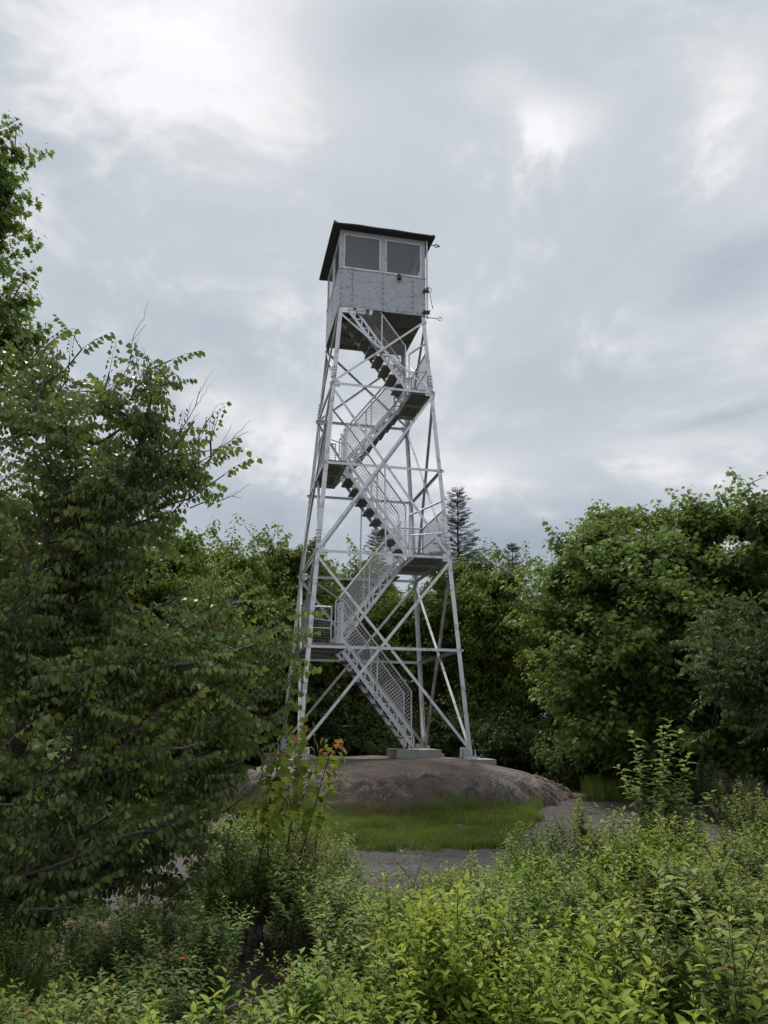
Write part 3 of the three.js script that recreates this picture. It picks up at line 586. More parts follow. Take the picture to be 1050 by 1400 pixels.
// Skeleton: each target in the crown is joined to the nearest fitting node of what has grown already.
function growSkeleton(r, trunk, targets, { seg = 0.35, arch = 0.12, wob = 0.06, climb = 0.35, limbs = [] } = {}) {
  const N = []; for (let k = 0; k < trunk.length; k++) N.push({ p: trunk[k], up: k ? k - 1 : -1, main: true, tips: 0 });
  const axis = (p) => { let b = 1e9; for (const t of trunk) b = Math.min(b, t.distanceTo(p)); return b; };
  for (const path of limbs) {
    let best = 1, bd = 1e9; for (let k = 1; k < trunk.length; k++) { const d = N[k].p.distanceTo(path[0]) + Math.max(0, N[k].p.y - path[0].y) * 2; if (d < bd) { bd = d; best = k; } }
    let up = best; const c = new THREE.CatmullRomCurve3([N[best].p, ...path]), m = Math.max(4, Math.round(c.getLength() / 0.2));
    for (let k = 1; k <= m; k++) { N.push({ p: c.getPoint(k / m).add(V((r() - 0.5) * 0.03, (r() - 0.5) * 0.03, (r() - 0.5) * 0.03)), up, main: false, tips: 3 }); up = N.length - 1; }
  }
  targets = targets.map((p) => [p, axis(p)]).sort((a, b) => a[1] - b[1]);
  const tips = [];
  for (const [p] of targets) {
    let best = 0, bc = 1e9;
    for (let k = 1; k < N.length; k++) { const q = N[k].p, dy = p.y - q.y, dh = Math.hypot(p.x - q.x, p.z - q.z), c = Math.hypot(dh, dy) + climb * Math.max(0, 0.35 * dh - dy) + (N[k].main && k > trunk.length - 2 ? 0.1 : 0); if (c < bc) { bc = c; best = k; } }
    const a = N[best].p, L = a.distanceTo(p), m = Math.max(1, Math.round(L / seg)); let up = best;
    for (let k = 1; k <= m; k++) {
      const t = k / m, q = a.clone().lerp(p, t); q.y += arch * L * Math.sin(Math.PI * t); if (k < m) q.add(V((r() - 0.5) * wob * 2, (r() - 0.5) * wob * 2, (r() - 0.5) * wob * 2));
      N.push({ p: q, up, main: false, tips: 0 }); up = N.length - 1;
    }
    tips.push(up);
  }
  for (const t of tips) for (let k = t; k >= 0; k = N[k].up) N[k].tips++;
  return { N, tips };
}
function branchMesh(N, r, rTip, power, col, rMax, which, sides = 5) {
  const T = new Tris(), rad_ = (n) => Math.min(rMax, rTip * Math.pow(Math.max(1, n.tips), power));
  for (const n of N) {
    if (n.up < 0 || (which === 'main') !== !!n.main) continue;
    const u = N[n.up], r0 = Math.min(rad_(u), rad_(n) * 1.5), r1 = rad_(n), ax = n.p.clone().sub(u.p); if (ax.lengthSq() < 1e-8) continue; ax.normalize();
    const s = Math.abs(ax.y) < 0.9 ? V(0, 1, 0).cross(ax).normalize() : V(1, 0, 0).cross(ax).normalize(), t = ax.clone().cross(s), c = barkCol(col, r), k0 = r0 > 0.02 ? sides + 2 : r0 > 0.008 ? sides : 3;
    const A = [], B = [];
    for (let j = 0; j < k0; j++) { const a = j * 2 * Math.PI / k0, ca = Math.cos(a), sa = Math.sin(a), jit = 1 + 0.12 * (r() - 0.5); for (const [arr, q, rr] of [[A, u.p, r0 * jit], [B, n.p, r1 * jit]]) arr.push(T.v(q.x + rr * (s.x * ca + t.x * sa), q.y + rr * (s.y * ca + t.y * sa), q.z + rr * (s.z * ca + t.z * sa), c)); }
    for (let j = 0; j < k0; j++) T.q(A[j], A[(j + 1) % k0], B[(j + 1) % k0], B[j]);
  }
  return T.build();
}
const dummy = new THREE.Object3D();
function scatter(name, geos, mat, places, parent, kind = 'stuff') {      // places: [pos, yaw, pitch, roll, scale, colour]
  const lists = geos.map(() => []);
  places.forEach((p, k) => lists[p[6] ?? k % geos.length].push(p));
  const made = [];
  lists.forEach((list, g) => {
    if (!list.length) return;
    const im = new THREE.InstancedMesh(geos[g], mat, list.length); im.name = name; im.userData.kind = kind;
    list.forEach((p, k) => { dummy.position.copy(p[0]); dummy.rotation.set(p[3], p[1], p[2], 'YZX'); dummy.scale.setScalar(p[4]); dummy.updateMatrix(); im.setMatrixAt(k, dummy.matrix); im.setColorAt(k, p[5]); });
    parent.add(im); made.push(im);
  });
  return made;
}
function lobePoint(r, l, shell = 2.0) { for (;;) { const x = 2 * r() - 1, y = 2 * r() - 1, z = 2 * r() - 1, q = Math.hypot(x, y, z); if (q > 1 || q < 1e-3) continue; const k = Math.pow(q, 1 / shell) / q; return V(l[0] + x * k * l[3], l[1] + y * k * l[4], l[2] + z * k * l[5]); } }
/* A tree at its own base: lobes [[x,y,z, rx,ry,rz], ...] in its own axes. */
function growTree(root, seed, o) {
  const r = rngOf(seed), targets = [], vol = o.lobes.map((l) => Math.pow(l[3] * l[4] * l[5], 0.75)), total = vol.reduce((a, b) => a + b, 0);
  for (let k = 0; k < o.targets; k++) { let pick = r() * total, n = 0; while (n < vol.length - 1 && (pick -= vol[n]) > 0) n++; const p = lobePoint(r, o.lobes[n], o.shell ?? 2.2); if (p.y > (o.floor ?? 0.3)) targets.push(p); }
  const { N, tips } = growSkeleton(r, o.trunk, targets, o.grow);
  part('trunk', branchMesh(N, r, o.rTip, o.power ?? 0.45, o.bark, o.rMax ?? 0.14, 'main', 7), M.bark, root);
  part('branches', branchMesh(N, r, o.rTip, o.power ?? 0.45, o.bark, o.rMax ?? 0.14, 'limb'), M.bark, root);
  const places = [], centre = new THREE.Vector3(); for (const l of o.lobes) centre.add(V(l[0], l[1], l[2])); centre.multiplyScalar(1 / o.lobes.length);
  const put = (p, yaw, pitch) => { const g = 1 + (o.vary ?? 0.22) * (2 * r() - 1), h = 1 + 0.10 * (2 * r() - 1); places.push([p, yaw, pitch, 0.5 * (r() - 0.5), (o.sprayScale ?? 1) * (0.8 + 0.45 * r()), new THREE.Color().setRGB(g * h, g, g / h)]); };
  for (const t of tips) {
    const n = N[t], u = N[Math.max(0, n.up)], d = n.p.clone().sub(u.p), yaw0 = Math.atan2(-d.z, d.x), pitch0 = Math.atan2(d.y, Math.hypot(d.x, d.z));
    put(n.p, yaw0, clamp(pitch0, -0.4, o.upTilt ?? 0.7));
    for (let k = 0; k < (o.perTip ?? 8); k++) {
      let a = t, hops = 1 + Math.floor(r() * (o.hops ?? 3)); while (hops-- > 0 && N[a].up > 0 && !N[N[a].up].main) a = N[a].up;
      const b = N[Math.max(0, N[a].up)].p, p = N[a].p.clone().lerp(b, r()), spread = o.spread ?? 0.22;
      p.add(V((r() - 0.5) * spread * 2, (r() - 0.5) * spread * 1.2, (r() - 0.5) * spread * 2));
      put(p, yaw0 + (r() - 0.5) * 3.2, clamp(pitch0 * 0.5 + (r() - 0.45) * 0.9, -0.6, o.upTilt ?? 0.7));
    }
  }
  const crown = partGroup('crown', root); scatter('foliage', o.sprays, o.leafMat ?? M.leaf, places, crown);
  return root;
}
const trunkLine = (r, pts, n = 10, wob = 0.04) => { const c = new THREE.CatmullRomCurve3(pts); return Array.from({ length: n + 1 }, (_, k) => { const p = c.getPoint(k / n); if (k) p.add(V((r() - 0.5) * wob, 0, (r() - 0.5) * wob)); return p; }); };

// leaf sprays of each kind
const C = { birch: [0.120, 0.178, 0.048], birchYoung: [0.17, 0.21, 0.035], maple: [0.125, 0.195, 0.036], mapleYoung: [0.19, 0.23, 0.05], wood: [0.140, 0.205, 0.028], woodYoung: [0.21, 0.235, 0.035], dark: [0.09, 0.14, 0.034], cherry: [0.095, 0.14, 0.04], spruce: [0.030, 0.050, 0.026], bark: [0.075, 0.066, 0.058], birchBark: [0.085, 0.072, 0.064], spirea: [0.152, 0.235, 0.022], spireaTip: [0.25, 0.305, 0.035], grass: [0.15, 0.225, 0.034] };
const SP = {
  birch: [1, 2, 3, 4].map((s) => sprayHanging(s, { outline: OUT.ovate, leaf: 0.048, n: 13, length: 0.26, col: C.birch, bark: C.birchBark, young: { p: 0.12, c: C.birchYoung } })),
  cherry: [11, 12, 13].map((s) => sprayHanging(s, { outline: OUT.coarse, leaf: 0.075, n: 11, length: 0.30, col: C.cherry, bark: C.bark, droop: 0.5 })),
  maple: [21, 22, 23, 24].map((s) => sprayMaple(s, { outline: OUT.maple, leaf: 0.105, pairs: 5, length: 0.30, col: C.maple, bark: C.bark, young: { p: 0.5, c: C.mapleYoung } })),
  wood: [31, 32, 33].map((s) => sprayMaple(s, { outline: OUT.coarse, leaf: 0.10, pairs: 6, length: 0.36, col: C.wood, bark: C.bark, young: { p: 0.5, c: C.woodYoung } })),
  dark: [41, 42, 43].map((s) => sprayMaple(s, { outline: OUT.coarse, leaf: 0.10, pairs: 5, length: 0.32, col: C.dark, bark: C.bark })),
  spruce: [51, 52, 53].map((s) => sprayNeedles(s, { length: 0.42, col: C.spruce, bark: C.bark })),
};

// ------------------------------------------------------------------ trees
const onGround = (x, z) => [x, groundY(x, z) - 0.03, z];
{ // the birch hanging over the clearing
  const r = rngOf(101), X = -3.15, Z = -6.3, t = thing('birch_tree', 'large birch with hanging heart-shaped leaves spreading its branches over the bedrock', 'tree', null, onGround(X, Z));
  const L = [[-2.12, 4.24, -6.20, 0.43, 0.52, 0.43], [-2.74, 4.60, -6.40, 0.45, 0.45, 0.45], [-3.39, 4.84, -6.60, 0.49, 0.46, 0.49], [-1.73, 4.00, -6.10, 0.33, 0.39, 0.33], [-1.52, 3.68, -6.10, 0.27, 0.30, 0.27], [-1.37, 3.74, -6.10, 0.13, 0.15, 0.13], [-2.00, 4.66, -6.20, 0.20, 0.23, 0.20], [-2.19, 3.38, -6.20, 0.59, 0.43, 0.59], [-3.02, 3.70, -6.40, 0.83, 0.70, 0.83], [-2.60, 2.67, -6.00, 0.78, 0.54, 0.78], [-2.13, 2.23, -6.10, 0.79, 0.52, 0.79], [-1.58, 2.41, -6.60, 0.62, 0.49, 0.62], [-1.23, 2.18, -6.80, 0.47, 0.51, 0.47], [-0.94, 2.39, -7.00, 0.24, 0.42, 0.24], [-2.50, 1.72, -5.90, 0.88, 0.53, 0.88], [-1.71, 1.68, -6.20, 0.74, 0.49, 0.74], [-1.16, 1.57, -6.60, 0.36, 0.36, 0.36], [-2.07, 1.12, -5.80, 0.81, 0.46, 0.81], [-1.42, 1.15, -6.10, 0.42, 0.36, 0.42], [-2.24, 0.68, -5.60, 0.61, 0.31, 0.61], [-1.57, 0.65, -5.80, 0.40, 0.26, 0.40], [-1.24, 0.64, -5.90, 0.21, 0.21, 0.21], [-0.91, 2.74, -7.10, 0.11, 0.32, 0.11], [-0.84, 1.95, -7.10, 0.13, 0.28, 0.13], [-2.46, 0.52, -5.30, 0.47, 0.32, 0.47]].map(([x, y, z, a, b, c]) => [x - X, y, z - Z, a, b, c]);
  growTree(t, 102, { trunk: trunkLine(r, [V(0, 0, 0), V(0.1, 0.7, 0), V(0.35, 1.5, 0.05), V(0.6, 2.4, 0.1), V(0.95, 3.6, 0.1)], 12), lobes: L, targets: 420, perTip: 9, sprays: SP.birch, leafMat: M.gloss, bark: C.birchBark, rTip: 0.0056, power: 0.44, rMax: 0.075, spread: 0.12, shell: 2.0, floor: 0.28, grow: { limbs: [[[-2.65, 2.42, -6.10], [-2.69, 3.02, -6.00], [-2.64, 3.38, -6.00], [-2.57, 3.80, -6.10]], [[-2.65, 2.42, -6.10], [-2.46, 2.87, -5.90], [-2.17, 3.24, -5.90], [-1.99, 4.20, -6.10], [-2.06, 4.66, -6.20]], [[-2.47, 2.67, -6.00], [-2.11, 2.79, -5.80], [-2.05, 3.01, -5.80], [-1.85, 3.52, -5.90], [-1.60, 4.09, -6.00]], [[-2.33, 1.83, -6.00], [-2.04, 1.89, -5.80], [-1.78, 2.15, -5.90], [-1.55, 2.37, -6.10], [-1.28, 2.63, -6.40]], [[-2.24, 1.94, -6.00], [-1.92, 2.04, -5.70], [-1.39, 2.12, -6.00], [-1.05, 2.31, -6.50]], [[-2.71, 1.26, -5.80], [-1.85, 1.33, -5.50], [-1.58, 1.45, -5.60], [-1.33, 1.52, -5.90]], [[-2.44, 0.67, -5.40], [-1.95, 0.81, -5.20], [-1.68, 0.95, -5.30], [-1.49, 0.97, -5.50]]].map((p) => p.map(([x, y, z]) => V(x - X, y, z - Z))), seg: 0.26, arch: -0.05, wob: 0.035, climb: 1.1 }, vary: 0.3, hops: 4, upTilt: 0.9 });
  // dead twigs poking out at the crown's edge
  const N = [], tw = rngOf(77), T = new Tris();
  const twig = (o, d, len, rr, depth) => { const pts = [o]; for (let k = 1; k <= 5; k++) pts.push(pts[k - 1].clone().addScaledVector(d.clone().add(V((tw() - 0.5) * 0.75, (tw() - 0.5) * 0.6, (tw() - 0.5) * 0.7)), len / 5)); addStem(T, pts, rr, rr * 0.35, C.birchBark, 4); if (depth) for (let k = 1; k < 5; k++) twig(pts[k], d.clone().add(V((tw() - 0.5) * 1.3, 0.3 + 0.5 * tw(), (tw() - 0.5) * 0.8)).normalize(), len * 0.4, rr * 0.5, depth - 1); };
  for (const [x, y, z, dx, dy, len] of [[-1.88, 3.61, -6.10, 0.6, 0.8, 0.75], [-1.79, 3.93, -6.10, 0.45, 0.9, 0.55], [-1.67, 3.68, -6.10, 0.8, 0.6, 0.6], [-2.40, 4.19, -6.10, 0.35, 0.95, 0.75], [-1.59, 3.36, -6.10, 0.9, 0.15, 0.45], [-2.16, 4.33, -6.10, 0.2, 1, 0.5]]) twig(V(x - X, y, z - Z), V(dx, dy, 0).normalize(), len, 0.006, 1);
  part('dead_twigs', T.build(), M.bark, t);
}
{ // the tall maple whose edge shows beside the birch
  const r = rngOf(111), X = -6.0, Z = -8.8, t = thing('maple_tree', 'tall narrow maple rising above the birch, its top leaning into view', 'tree', null, onGround(X, Z));
  growTree(t, 112, { trunk: trunkLine(r, [V(0, 0, 0), V(0.1, 3, 0), V(0.35, 6, 0), V(0.72, 9.25, 0)], 14), lobes: [[-5.32, 9.36, -9.00, 0.20, 0.31, 0.20], [-5.11, 8.18, -9.00, 0.25, 0.54, 0.25], [-5.07, 7.18, -9.00, 0.40, 0.54, 0.40], [-4.74, 7.23, -8.90, 0.22, 0.35, 0.22], [-5.73, 8.32, -9.20, 0.55, 1.01, 0.55], [-5.13, 6.33, -9.00, 0.54, 0.54, 0.54], [-5.37, 5.41, -9.00, 0.81, 1.07, 0.81], [-6.14, 7.18, -9.20, 0.73, 1.37, 0.73]].map(([x, y, z, a, b, c]) => [x - X, y, z - Z, a, b, c]), targets: 230, perTip: 9, sprays: SP.maple, bark: C.bark, rTip: 0.006, rMax: 0.11, spread: 0.20, sprayScale: 0.82, grow: { seg: 0.35, arch: 0.05 } });
}
// right-hand maples: three grown one by one
const mapleAt = (seed, [X, Z], h, w, label, o = {}) => {
  const r = rngOf(seed), t = thing(o.name ?? 'maple_tree', label, 'tree', o.group ?? 'maples at the edge of the clearing', onGround(X, Z)), L = [];
  const n = o.n ?? 13;
  for (let k = 0; k < n; k++) { const f = (k + 0.5) / n, y = h * lerp(0.16, 0.90, f), rr = w * (0.38 + 0.66 * Math.sin(Math.PI * Math.pow(lerp(0.2, 0.97, f), 1.35))), a = k * 2.4 + r(), q = rr * (0.55 + 0.25 * r()); L.push([q * Math.cos(a), y, q * Math.sin(a), w * (0.36 + 0.14 * r()), h * (0.10 + 0.035 * r()), w * (0.36 + 0.14 * r())]); }
  for (let k = 0; k < 4; k++) { const a = r() * 6.28; L.push([0.55 * w * Math.cos(a + k * 1.6), h * (0.90 + 0.02 * k), 0.55 * w * Math.sin(a + k * 1.6), w * 0.2, h * 0.075, w * 0.2]); }
  return growTree(t, seed + 1, { trunk: trunkLine(r, [V(0, 0, 0), V(0.1 * (r() - 0.5), h * 0.3, 0), V(0.3 * (r() - 0.5), h * 0.6, 0.2 * (r() - 0.5)), V(0.4 * (r() - 0.5), h * 0.92, 0)], 12), lobes: L, targets: o.targets ?? 330, perTip: o.perTip ?? 10, sprays: o.sprays ?? SP.maple, bark: C.bark, rTip: 0.0065, rMax: 0.12, spread: 0.26, shell: 2.4, grow: { seg: 0.4, arch: -0.03, wob: 0.05, climb: 0.9 }, sprayScale: o.scale ?? 1.05, floor: o.floor ?? 0.4, vary: o.vary ?? 0.24 });
};
mapleAt(201, [5.15, -16.2], 5.75, 2.45, 'broad maple with large drooping leaves standing at the end of the bare rock path');
mapleAt(211, [7.35, -15.0], 6.0, 2.5, 'dense maple growing behind the small-leaved cherry tree');
mapleAt(221, [6.5, -18.9], 6.9, 2.5, 'taller maple whose crown rises behind the broad maple by the path');
{ // cherry in front of them
  const r = rngOf(231), X = 6.35, Z = -11.8, t = thing('cherry_tree', 'small-leaved dull green cherry tree arching in front of the maples', 'tree', null, onGround(X, Z));
  growTree(t, 232, { trunk: trunkLine(r, [V(0, 0, 0), V(-0.15, 1, 0), V(-0.35, 2, 0.1), V(-0.6, 3.1, 0.1)], 10), lobes: [[-0.6, 2.9, 0, 1.0, 0.45, 0.9], [-1.35, 2.45, 0.1, 0.75, 0.32, 0.6], [0.5, 2.6, 0.1, 1.0, 0.7, 0.9], [-1.1, 1.75, 0.2, 0.8, 0.38, 0.6], [0.2, 1.7, 0.2, 1.0, 0.6, 0.8], [0.9, 3.4, 0, 0.9, 0.6, 0.8]], targets: 240, perTip: 8, sprays: SP.cherry, bark: C.bark, rTip: 0.005, rMax: 0.07, spread: 0.2, floor: 0.8, grow: { seg: 0.3, arch: 0.1, wob: 0.04 } });
}
// trees at the edge of the clearing beside the birch
mapleAt(241, [-4.15, -13.4], 4.85, 1.5, 'young yellow-green tree between the birch and the tower', { sprays: SP.wood, targets: 230, perTip: 9, scale: 0.8, floor: 0.3, name: 'young_tree', group: 'young trees beside the birch' });
mapleAt(251, [-5.9, -12.2], 5.0, 1.7, 'leafy tree standing behind the birch crown', { sprays: SP.wood, targets: 230, perTip: 9, scale: 0.8, floor: 0.3, name: 'young_tree', group: 'young trees beside the birch' });
mapleAt(261, [-3.75, -15.6], 4.75, 1.25, 'small bushy tree at the outcrop edge close to the tower legs', { sprays: SP.wood, targets: 190, perTip: 9, scale: 0.75, floor: 0.3, name: 'young_tree', group: 'young trees beside the birch' });
// woods behind the tower: three kinds, set out one by one
{
  const g = 'trees of the woods behind the tower', kinds = [];
  const protoAt = (seed, h, w, label, o) => { const t = mapleAt(seed, [0, 0], h, w, label, o); t.userData.group = g; t.name = t.name; return t; };
  kinds.push(protoAt(301, 6.6, 1.7, 'leafy broadleaf tree in the woods behind the tower', { sprays: SP.wood, targets: 240, perTip: 9, scale: 1.1 }));
  kinds.push(protoAt(311, 6.2, 1.9, 'leafy broadleaf tree in the woods behind the tower', { sprays: SP.wood, targets: 250, perTip: 9, scale: 1.1 }));
  kinds.push(protoAt(321, 6.9, 1.6, 'leafy broadleaf tree in the woods behind the tower', { sprays: SP.maple, targets: 240, perTip: 9, scale: 1.05 }));
  for (const k of kinds) k.userData.kindName = 'broadleaf_tree';
  const spots = [[-3.95, -20.7, 0.96], [-5.7, -19.2, 0.95], [-2.7, -22.9, 0.96], [-1.4, -25.2, 1.02], [0.6, -26.0, 0.92], [2.6, -25.6, 1.0], [3.6, -24.0, 0.97], [4.9, -22.0, 0.78], [-3.2, -24.6, 0.95], [-5.3, -23.4, 0.9], [-7.4, -21.5, 0.9], [-6.6, -17.2, 0.82], [-9.2, -17.0, 1.0],
    [1.8, -29.0, 1.0], [-0.6, -29.8, 0.98], [-2.9, -29.0, 1.0], [4.3, -28.4, 0.92], [6.5, -25.8, 0.95], [-6.0, -28.0, 0.95], [9.5, -22.0, 1.0], [8.6, -27.0, 0.9], [11.5, -18.5, 1.05], [-9.8, -24.0, 0.95], [11.0, -25.0, 0.95], [-8.4, -13.0, 0.95], [10.8, -13.0, 0.9]];
  const used = new Set(), r = rngOf(5);
  spots.forEach(([x, z, s], k) => {
    const n = k % 3, p = onGround(x, z), turn = r() * 6.28, lab = `leafy broadleaf tree ${z < -27.5 ? 'standing deeper in' : 'at the front of'} the woods ${x < -6 ? 'behind the birch crown' : x > 8 ? 'behind the maples and the cherry' : x > 4 ? 'between the small spruce and the maples' : x > 2.2 ? 'beside the tall spruce' : x < -2 ? 'on the birch side of the tower' : 'straight behind the tower stairs'}`;
    if (!used.has(n)) { used.add(n); const t = kinds[n]; t.userData.label = lab; t.name = numbered('broadleaf_tree'); t.position.set(...p); t.rotation.y = turn; t.scale.setScalar(s); } else copyOf(kinds[n], lab, p, turn, s);
  });
}
// spruces
const spruceAt = (seed, [X, Z], h, label) => {
  const r = rngOf(seed), t = thing('spruce_tree', label, 'tree', 'spruces behind the tower', onGround(X, Z)), N = [{ p: V(0, 0, 0), up: -1, main: true, tips: 90 }], places = [], n = 26;
  for (let k = 1; k <= n; k++) N.push({ p: V(0.03 * (r() - 0.5), h * k / n, 0.03 * (r() - 0.5)), up: k - 1, main: true, tips: Math.max(1, 90 * (1 - k / n)) });
  for (let y = h * 0.12; y < h * 0.985; y += 0.09 + 0.09 * r()) {
    const f = y / h, L = (h * 0.155) * Math.pow(1 - f, 0.66) * (0.55 + 0.7 * r()) + 0.03, m = 4 + Math.floor(3 * r()), a0 = r() * 6.28;
    for (let k = 0; k < m; k++) {
      if (r() < 0.14) continue;
      const a = a0 + k * 6.28 / m + 0.9 * (r() - 0.5), l = L * (0.7 + 0.45 * r()), tilt = lerp(-0.28, 0.55, f) + 0.3 * (r() - 0.5), seg = Math.max(2, Math.round(l / 0.22)); let up = Math.min(n, Math.round(f * n));
      for (let q = 1; q <= seg; q++) {
        const s = q / seg, p = V(l * s * Math.cos(a), y + l * (tilt * s + 0.18 * s * s), -l * s * Math.sin(a)); N.push({ p, up, main: false, tips: Math.max(0.3, 3 * (1 - s)) }); up = N.length - 1;
        for (const sg of [-1.4, -0.7, 0, 0.7, 1.4]) { const gr = 0.85 + 0.3 * r(); places.push([p.clone().multiplyScalar(1).add(V(0, -0.02, 0)), a + sg * (0.6 + 0.4 * r()), tilt * 0.7 + 0.15 * (r() - 0.5), 0.3 * (r() - 0.5), (0.6 + 0.5 * r()) * (0.30 + 0.82 * Math.pow(1 - f, 0.55)), new THREE.Color().setRGB(gr, gr, gr)]); }
      }
    }
  }
  part('trunk', branchMesh(N, r, 0.006, 0.55, C.bark, 0.11, 'main', 7), M.bark, t); part('branches', branchMesh(N, r, 0.006, 0.5, C.bark, 0.1, 'limb'), M.bark, t);
  scatter('foliage', SP.spruce, M.needle, places, partGroup('crown', t));
};
spruceAt(401, [2.68, -27.2], 9.75, 'tall dark spruce rising behind the tower leg above the woods');
spruceAt(411, [-0.25, -27.5], 8.1, 'dark spruce seen through the middle of the tower frame');
spruceAt(421, [4.35, -25.6], 7.25, 'small spruce poking out between broadleaf crowns');

// ------------------------------------------------------------------ shrubs, sapling, grass
const proj = new THREE.Vector3();
const toPhoto = (x, y, z) => { proj.set(x, y, z).project(camera); return [(proj.x * 0.5 + 0.5) * 1050, (0.5 - proj.y * 0.5) * 1400]; };   // where a point shows in the 1050 x 1400 photograph

// one upright shrub stem, one metre tall, with side shoots and narrow leaves set all round
function shrubStem(seed, { col, tip, leaf, gap = 0.024, shoots = 4, outline = OUT.lance, wood = [0.085, 0.06, 0.045], bare = 0.25, lift = 0.75, wid = 1.25 }) {
  const r = rngOf(seed), T = new Tris();
  const shoot = (o, d, len, r0, from) => {
    const n = 6, pts = [o]; let dd = d.clone();
    for (let k = 1; k <= n; k++) { dd.add(V((r() - 0.5) * 0.22, 0.07, (r() - 0.5) * 0.22)).normalize(); pts.push(pts[k - 1].clone().addScaledVector(dd, len / n)); }
    addStem(T, pts, r0, 0.0011, wood, 4);
    const m = Math.round(len / gap); let ph = r() * 6.28;
    for (let k = 0; k < m; k++) {
      const t = (k + 0.5) / m; ph += 2.4; if (t < from || (t < from + 0.25 && r() < 0.45)) continue;
      const q = Math.min(n - 0.001, t * n), a = pts[Math.floor(q)].clone().lerp(pts[Math.floor(q) + 1], q % 1), end = t > 0.9;
      const up = lift * (0.45 + 0.7 * r()) + (end ? 0.5 : 0), d2 = V(Math.cos(ph), up, Math.sin(ph)), nn = V(-Math.cos(ph) * up * 0.9, 1, -Math.sin(ph) * up * 0.9);
      addLeaf(T, outline, a, d2, nn, leaf * (0.65 + 0.6 * r()) * (end ? 0.72 : 1), 0.25 + 0.3 * r(), 0.1 + 0.4 * r(), tint(end && r() < 0.75 ? tip : r() < 0.04 ? tip : r() < 0.018 ? [0.20, 0.12, 0.05] : col, r, 0.22, 0.06), wid);
    }
    return pts;
  };
  const main = shoot(V(0, 0, 0), V((r() - 0.5) * 0.3, 1, (r() - 0.5) * 0.3).normalize(), 1.0, 0.0042, bare);
  for (let k = 0; k < shoots; k++) { const t = 0.32 + 0.55 * (k + r() * 0.6) / shoots, q = Math.min(5.99, t * 6), a = main[Math.floor(q)].clone().lerp(main[Math.floor(q) + 1], q % 1), ph = k * 2.4 + r(); shoot(a, V(Math.cos(ph) * 0.75, 1, Math.sin(ph) * 0.75).normalize(), (0.42 + 0.2 * r()) * (1.25 - t), 0.0026, 0.1); }
  return T.build();
}
const STEM = {
  spirea: [1, 2, 3, 4, 5, 6].map((s) => shrubStem(600 + s, { col: C.spirea, tip: C.spireaTip, leaf: 0.056, gap: 0.0165, shoots: 6, bare: 0.15, lift: 0.85, wid: 1.25 })),
  dull: [1, 2, 3].map((s) => shrubStem(620 + s, { col: [0.08, 0.125, 0.035], tip: [0.13, 0.17, 0.045], leaf: 0.045, gap: 0.016, shoots: 5, bare: 0.15 })),
  sparse: [1, 2, 3].map((s) => shrubStem(630 + s, { col: [0.12, 0.175, 0.036], tip: C.spireaTip, leaf: 0.046, gap: 0.04, shoots: 6, bare: 0.45, wood: [0.06, 0.04, 0.032] })),
  herb: [1, 2, 3].map((s) => shrubStem(640 + s, { col: [0.11, 0.17, 0.045], tip: [0.17, 0.22, 0.055], leaf: 0.066, gap: 0.015, shoots: 2, bare: 0.12, wood: [0.07, 0.10, 0.035], lift: 0.45, wid: 1.3 })),
  broad: [1, 2].map((s) => shrubStem(650 + s, { col: [0.11, 0.17, 0.04], tip: [0.21, 0.20, 0.06], leaf: 0.072, gap: 0.04, shoots: 1, bare: 0.4, outline: OUT.coarse, lift: 0.35, wid: 0.85 })),
  lush: [1, 2, 3].map((s) => shrubStem(670 + s, { col: [0.13, 0.19, 0.04], tip: [0.2, 0.245, 0.05], leaf: 0.058, gap: 0.015, shoots: 6, bare: 0.12, lift: 0.6, wid: 1.25 })),
  fine: [1, 2, 3].map((s) => shrubStem(660 + s, { col: [0.12, 0.17, 0.036], tip: [0.19, 0.22, 0.05], leaf: 0.034, gap: 0.013, shoots: 8, bare: 0.15, outline: OUT.coarse, wid: 1.1 })),
};
// says what a plant stands beside, by the nearest thing one can find
const LANDMARK = [[0.62, -5.3, 'beside the thin open shrub'], [1.62, -4.1, 'round the dark-stemmed open shrub'], [2.42, -7.1, 'at the foot of the tall leafy sprout'], [-0.25, -3.6, 'bordering the trodden gap'], [0.5, -3.2, 'between the trodden gap and the dark-stemmed shrub'], [3.4, -5.6, 'on the maple side of the tall leafy sprout'], [3.0, -3.4, 'on the maple side of the dark-stemmed shrub']];
const beside = (x, z) => LANDMARK.reduce((b, l) => { const d = Math.hypot(x - l[0], z - l[1]); return d < b[0] ? [d, l[2]] : b; }, [1e9, ''])[1];
const herbLabel = (x, z) => `upright green herb clump below the birch, ${x > -1.35 ? 'beside the trodden gap' : Math.hypot(x + 1.75, z + 4.85) < 0.7 ? 'among the long grass' : z < -4.9 ? 'near the birch trunk' : x < -2.2 ? 'behind the bright meadow shrubs' : 'between the long grass and the meadow shrubs'}`;
function shrub(name, label, group, [x, z], h, stems, geos, seed, o = {}) {
  const r = rngOf(seed), t = thing(name, label, 'shrub', group, [x, (o.y ?? groundY(x, z)) - 0.02, z]), places = [], tone = 1 + 0.24 * (2 * r() - 1), hue = 1 + 0.10 * (2 * r() - 1);
  for (let k = 0; k < stems; k++) {
    const a = r() * 6.28, gg = tone, q = (o.spread ?? 0.26) * Math.sqrt(r()) * Math.min(1, h), s = h * (0.5 + 0.56 * r()), g = gg * (1 + 0.16 * (2 * r() - 1)), w = hue * (1 + 0.06 * (2 * r() - 1));
    places.push([V(q * Math.cos(a), 0, q * Math.sin(a)), r() * 6.28, (o.lean ?? 0.34) * (r() - 0.5) * 1.4, (o.lean ?? 0.34) * (r() - 0.5) * 1.4, s, new THREE.Color().setRGB(g * w, g, g / w)]);
  }
  scatter('foliage', geos, M.leaf, places, t); return t;
}
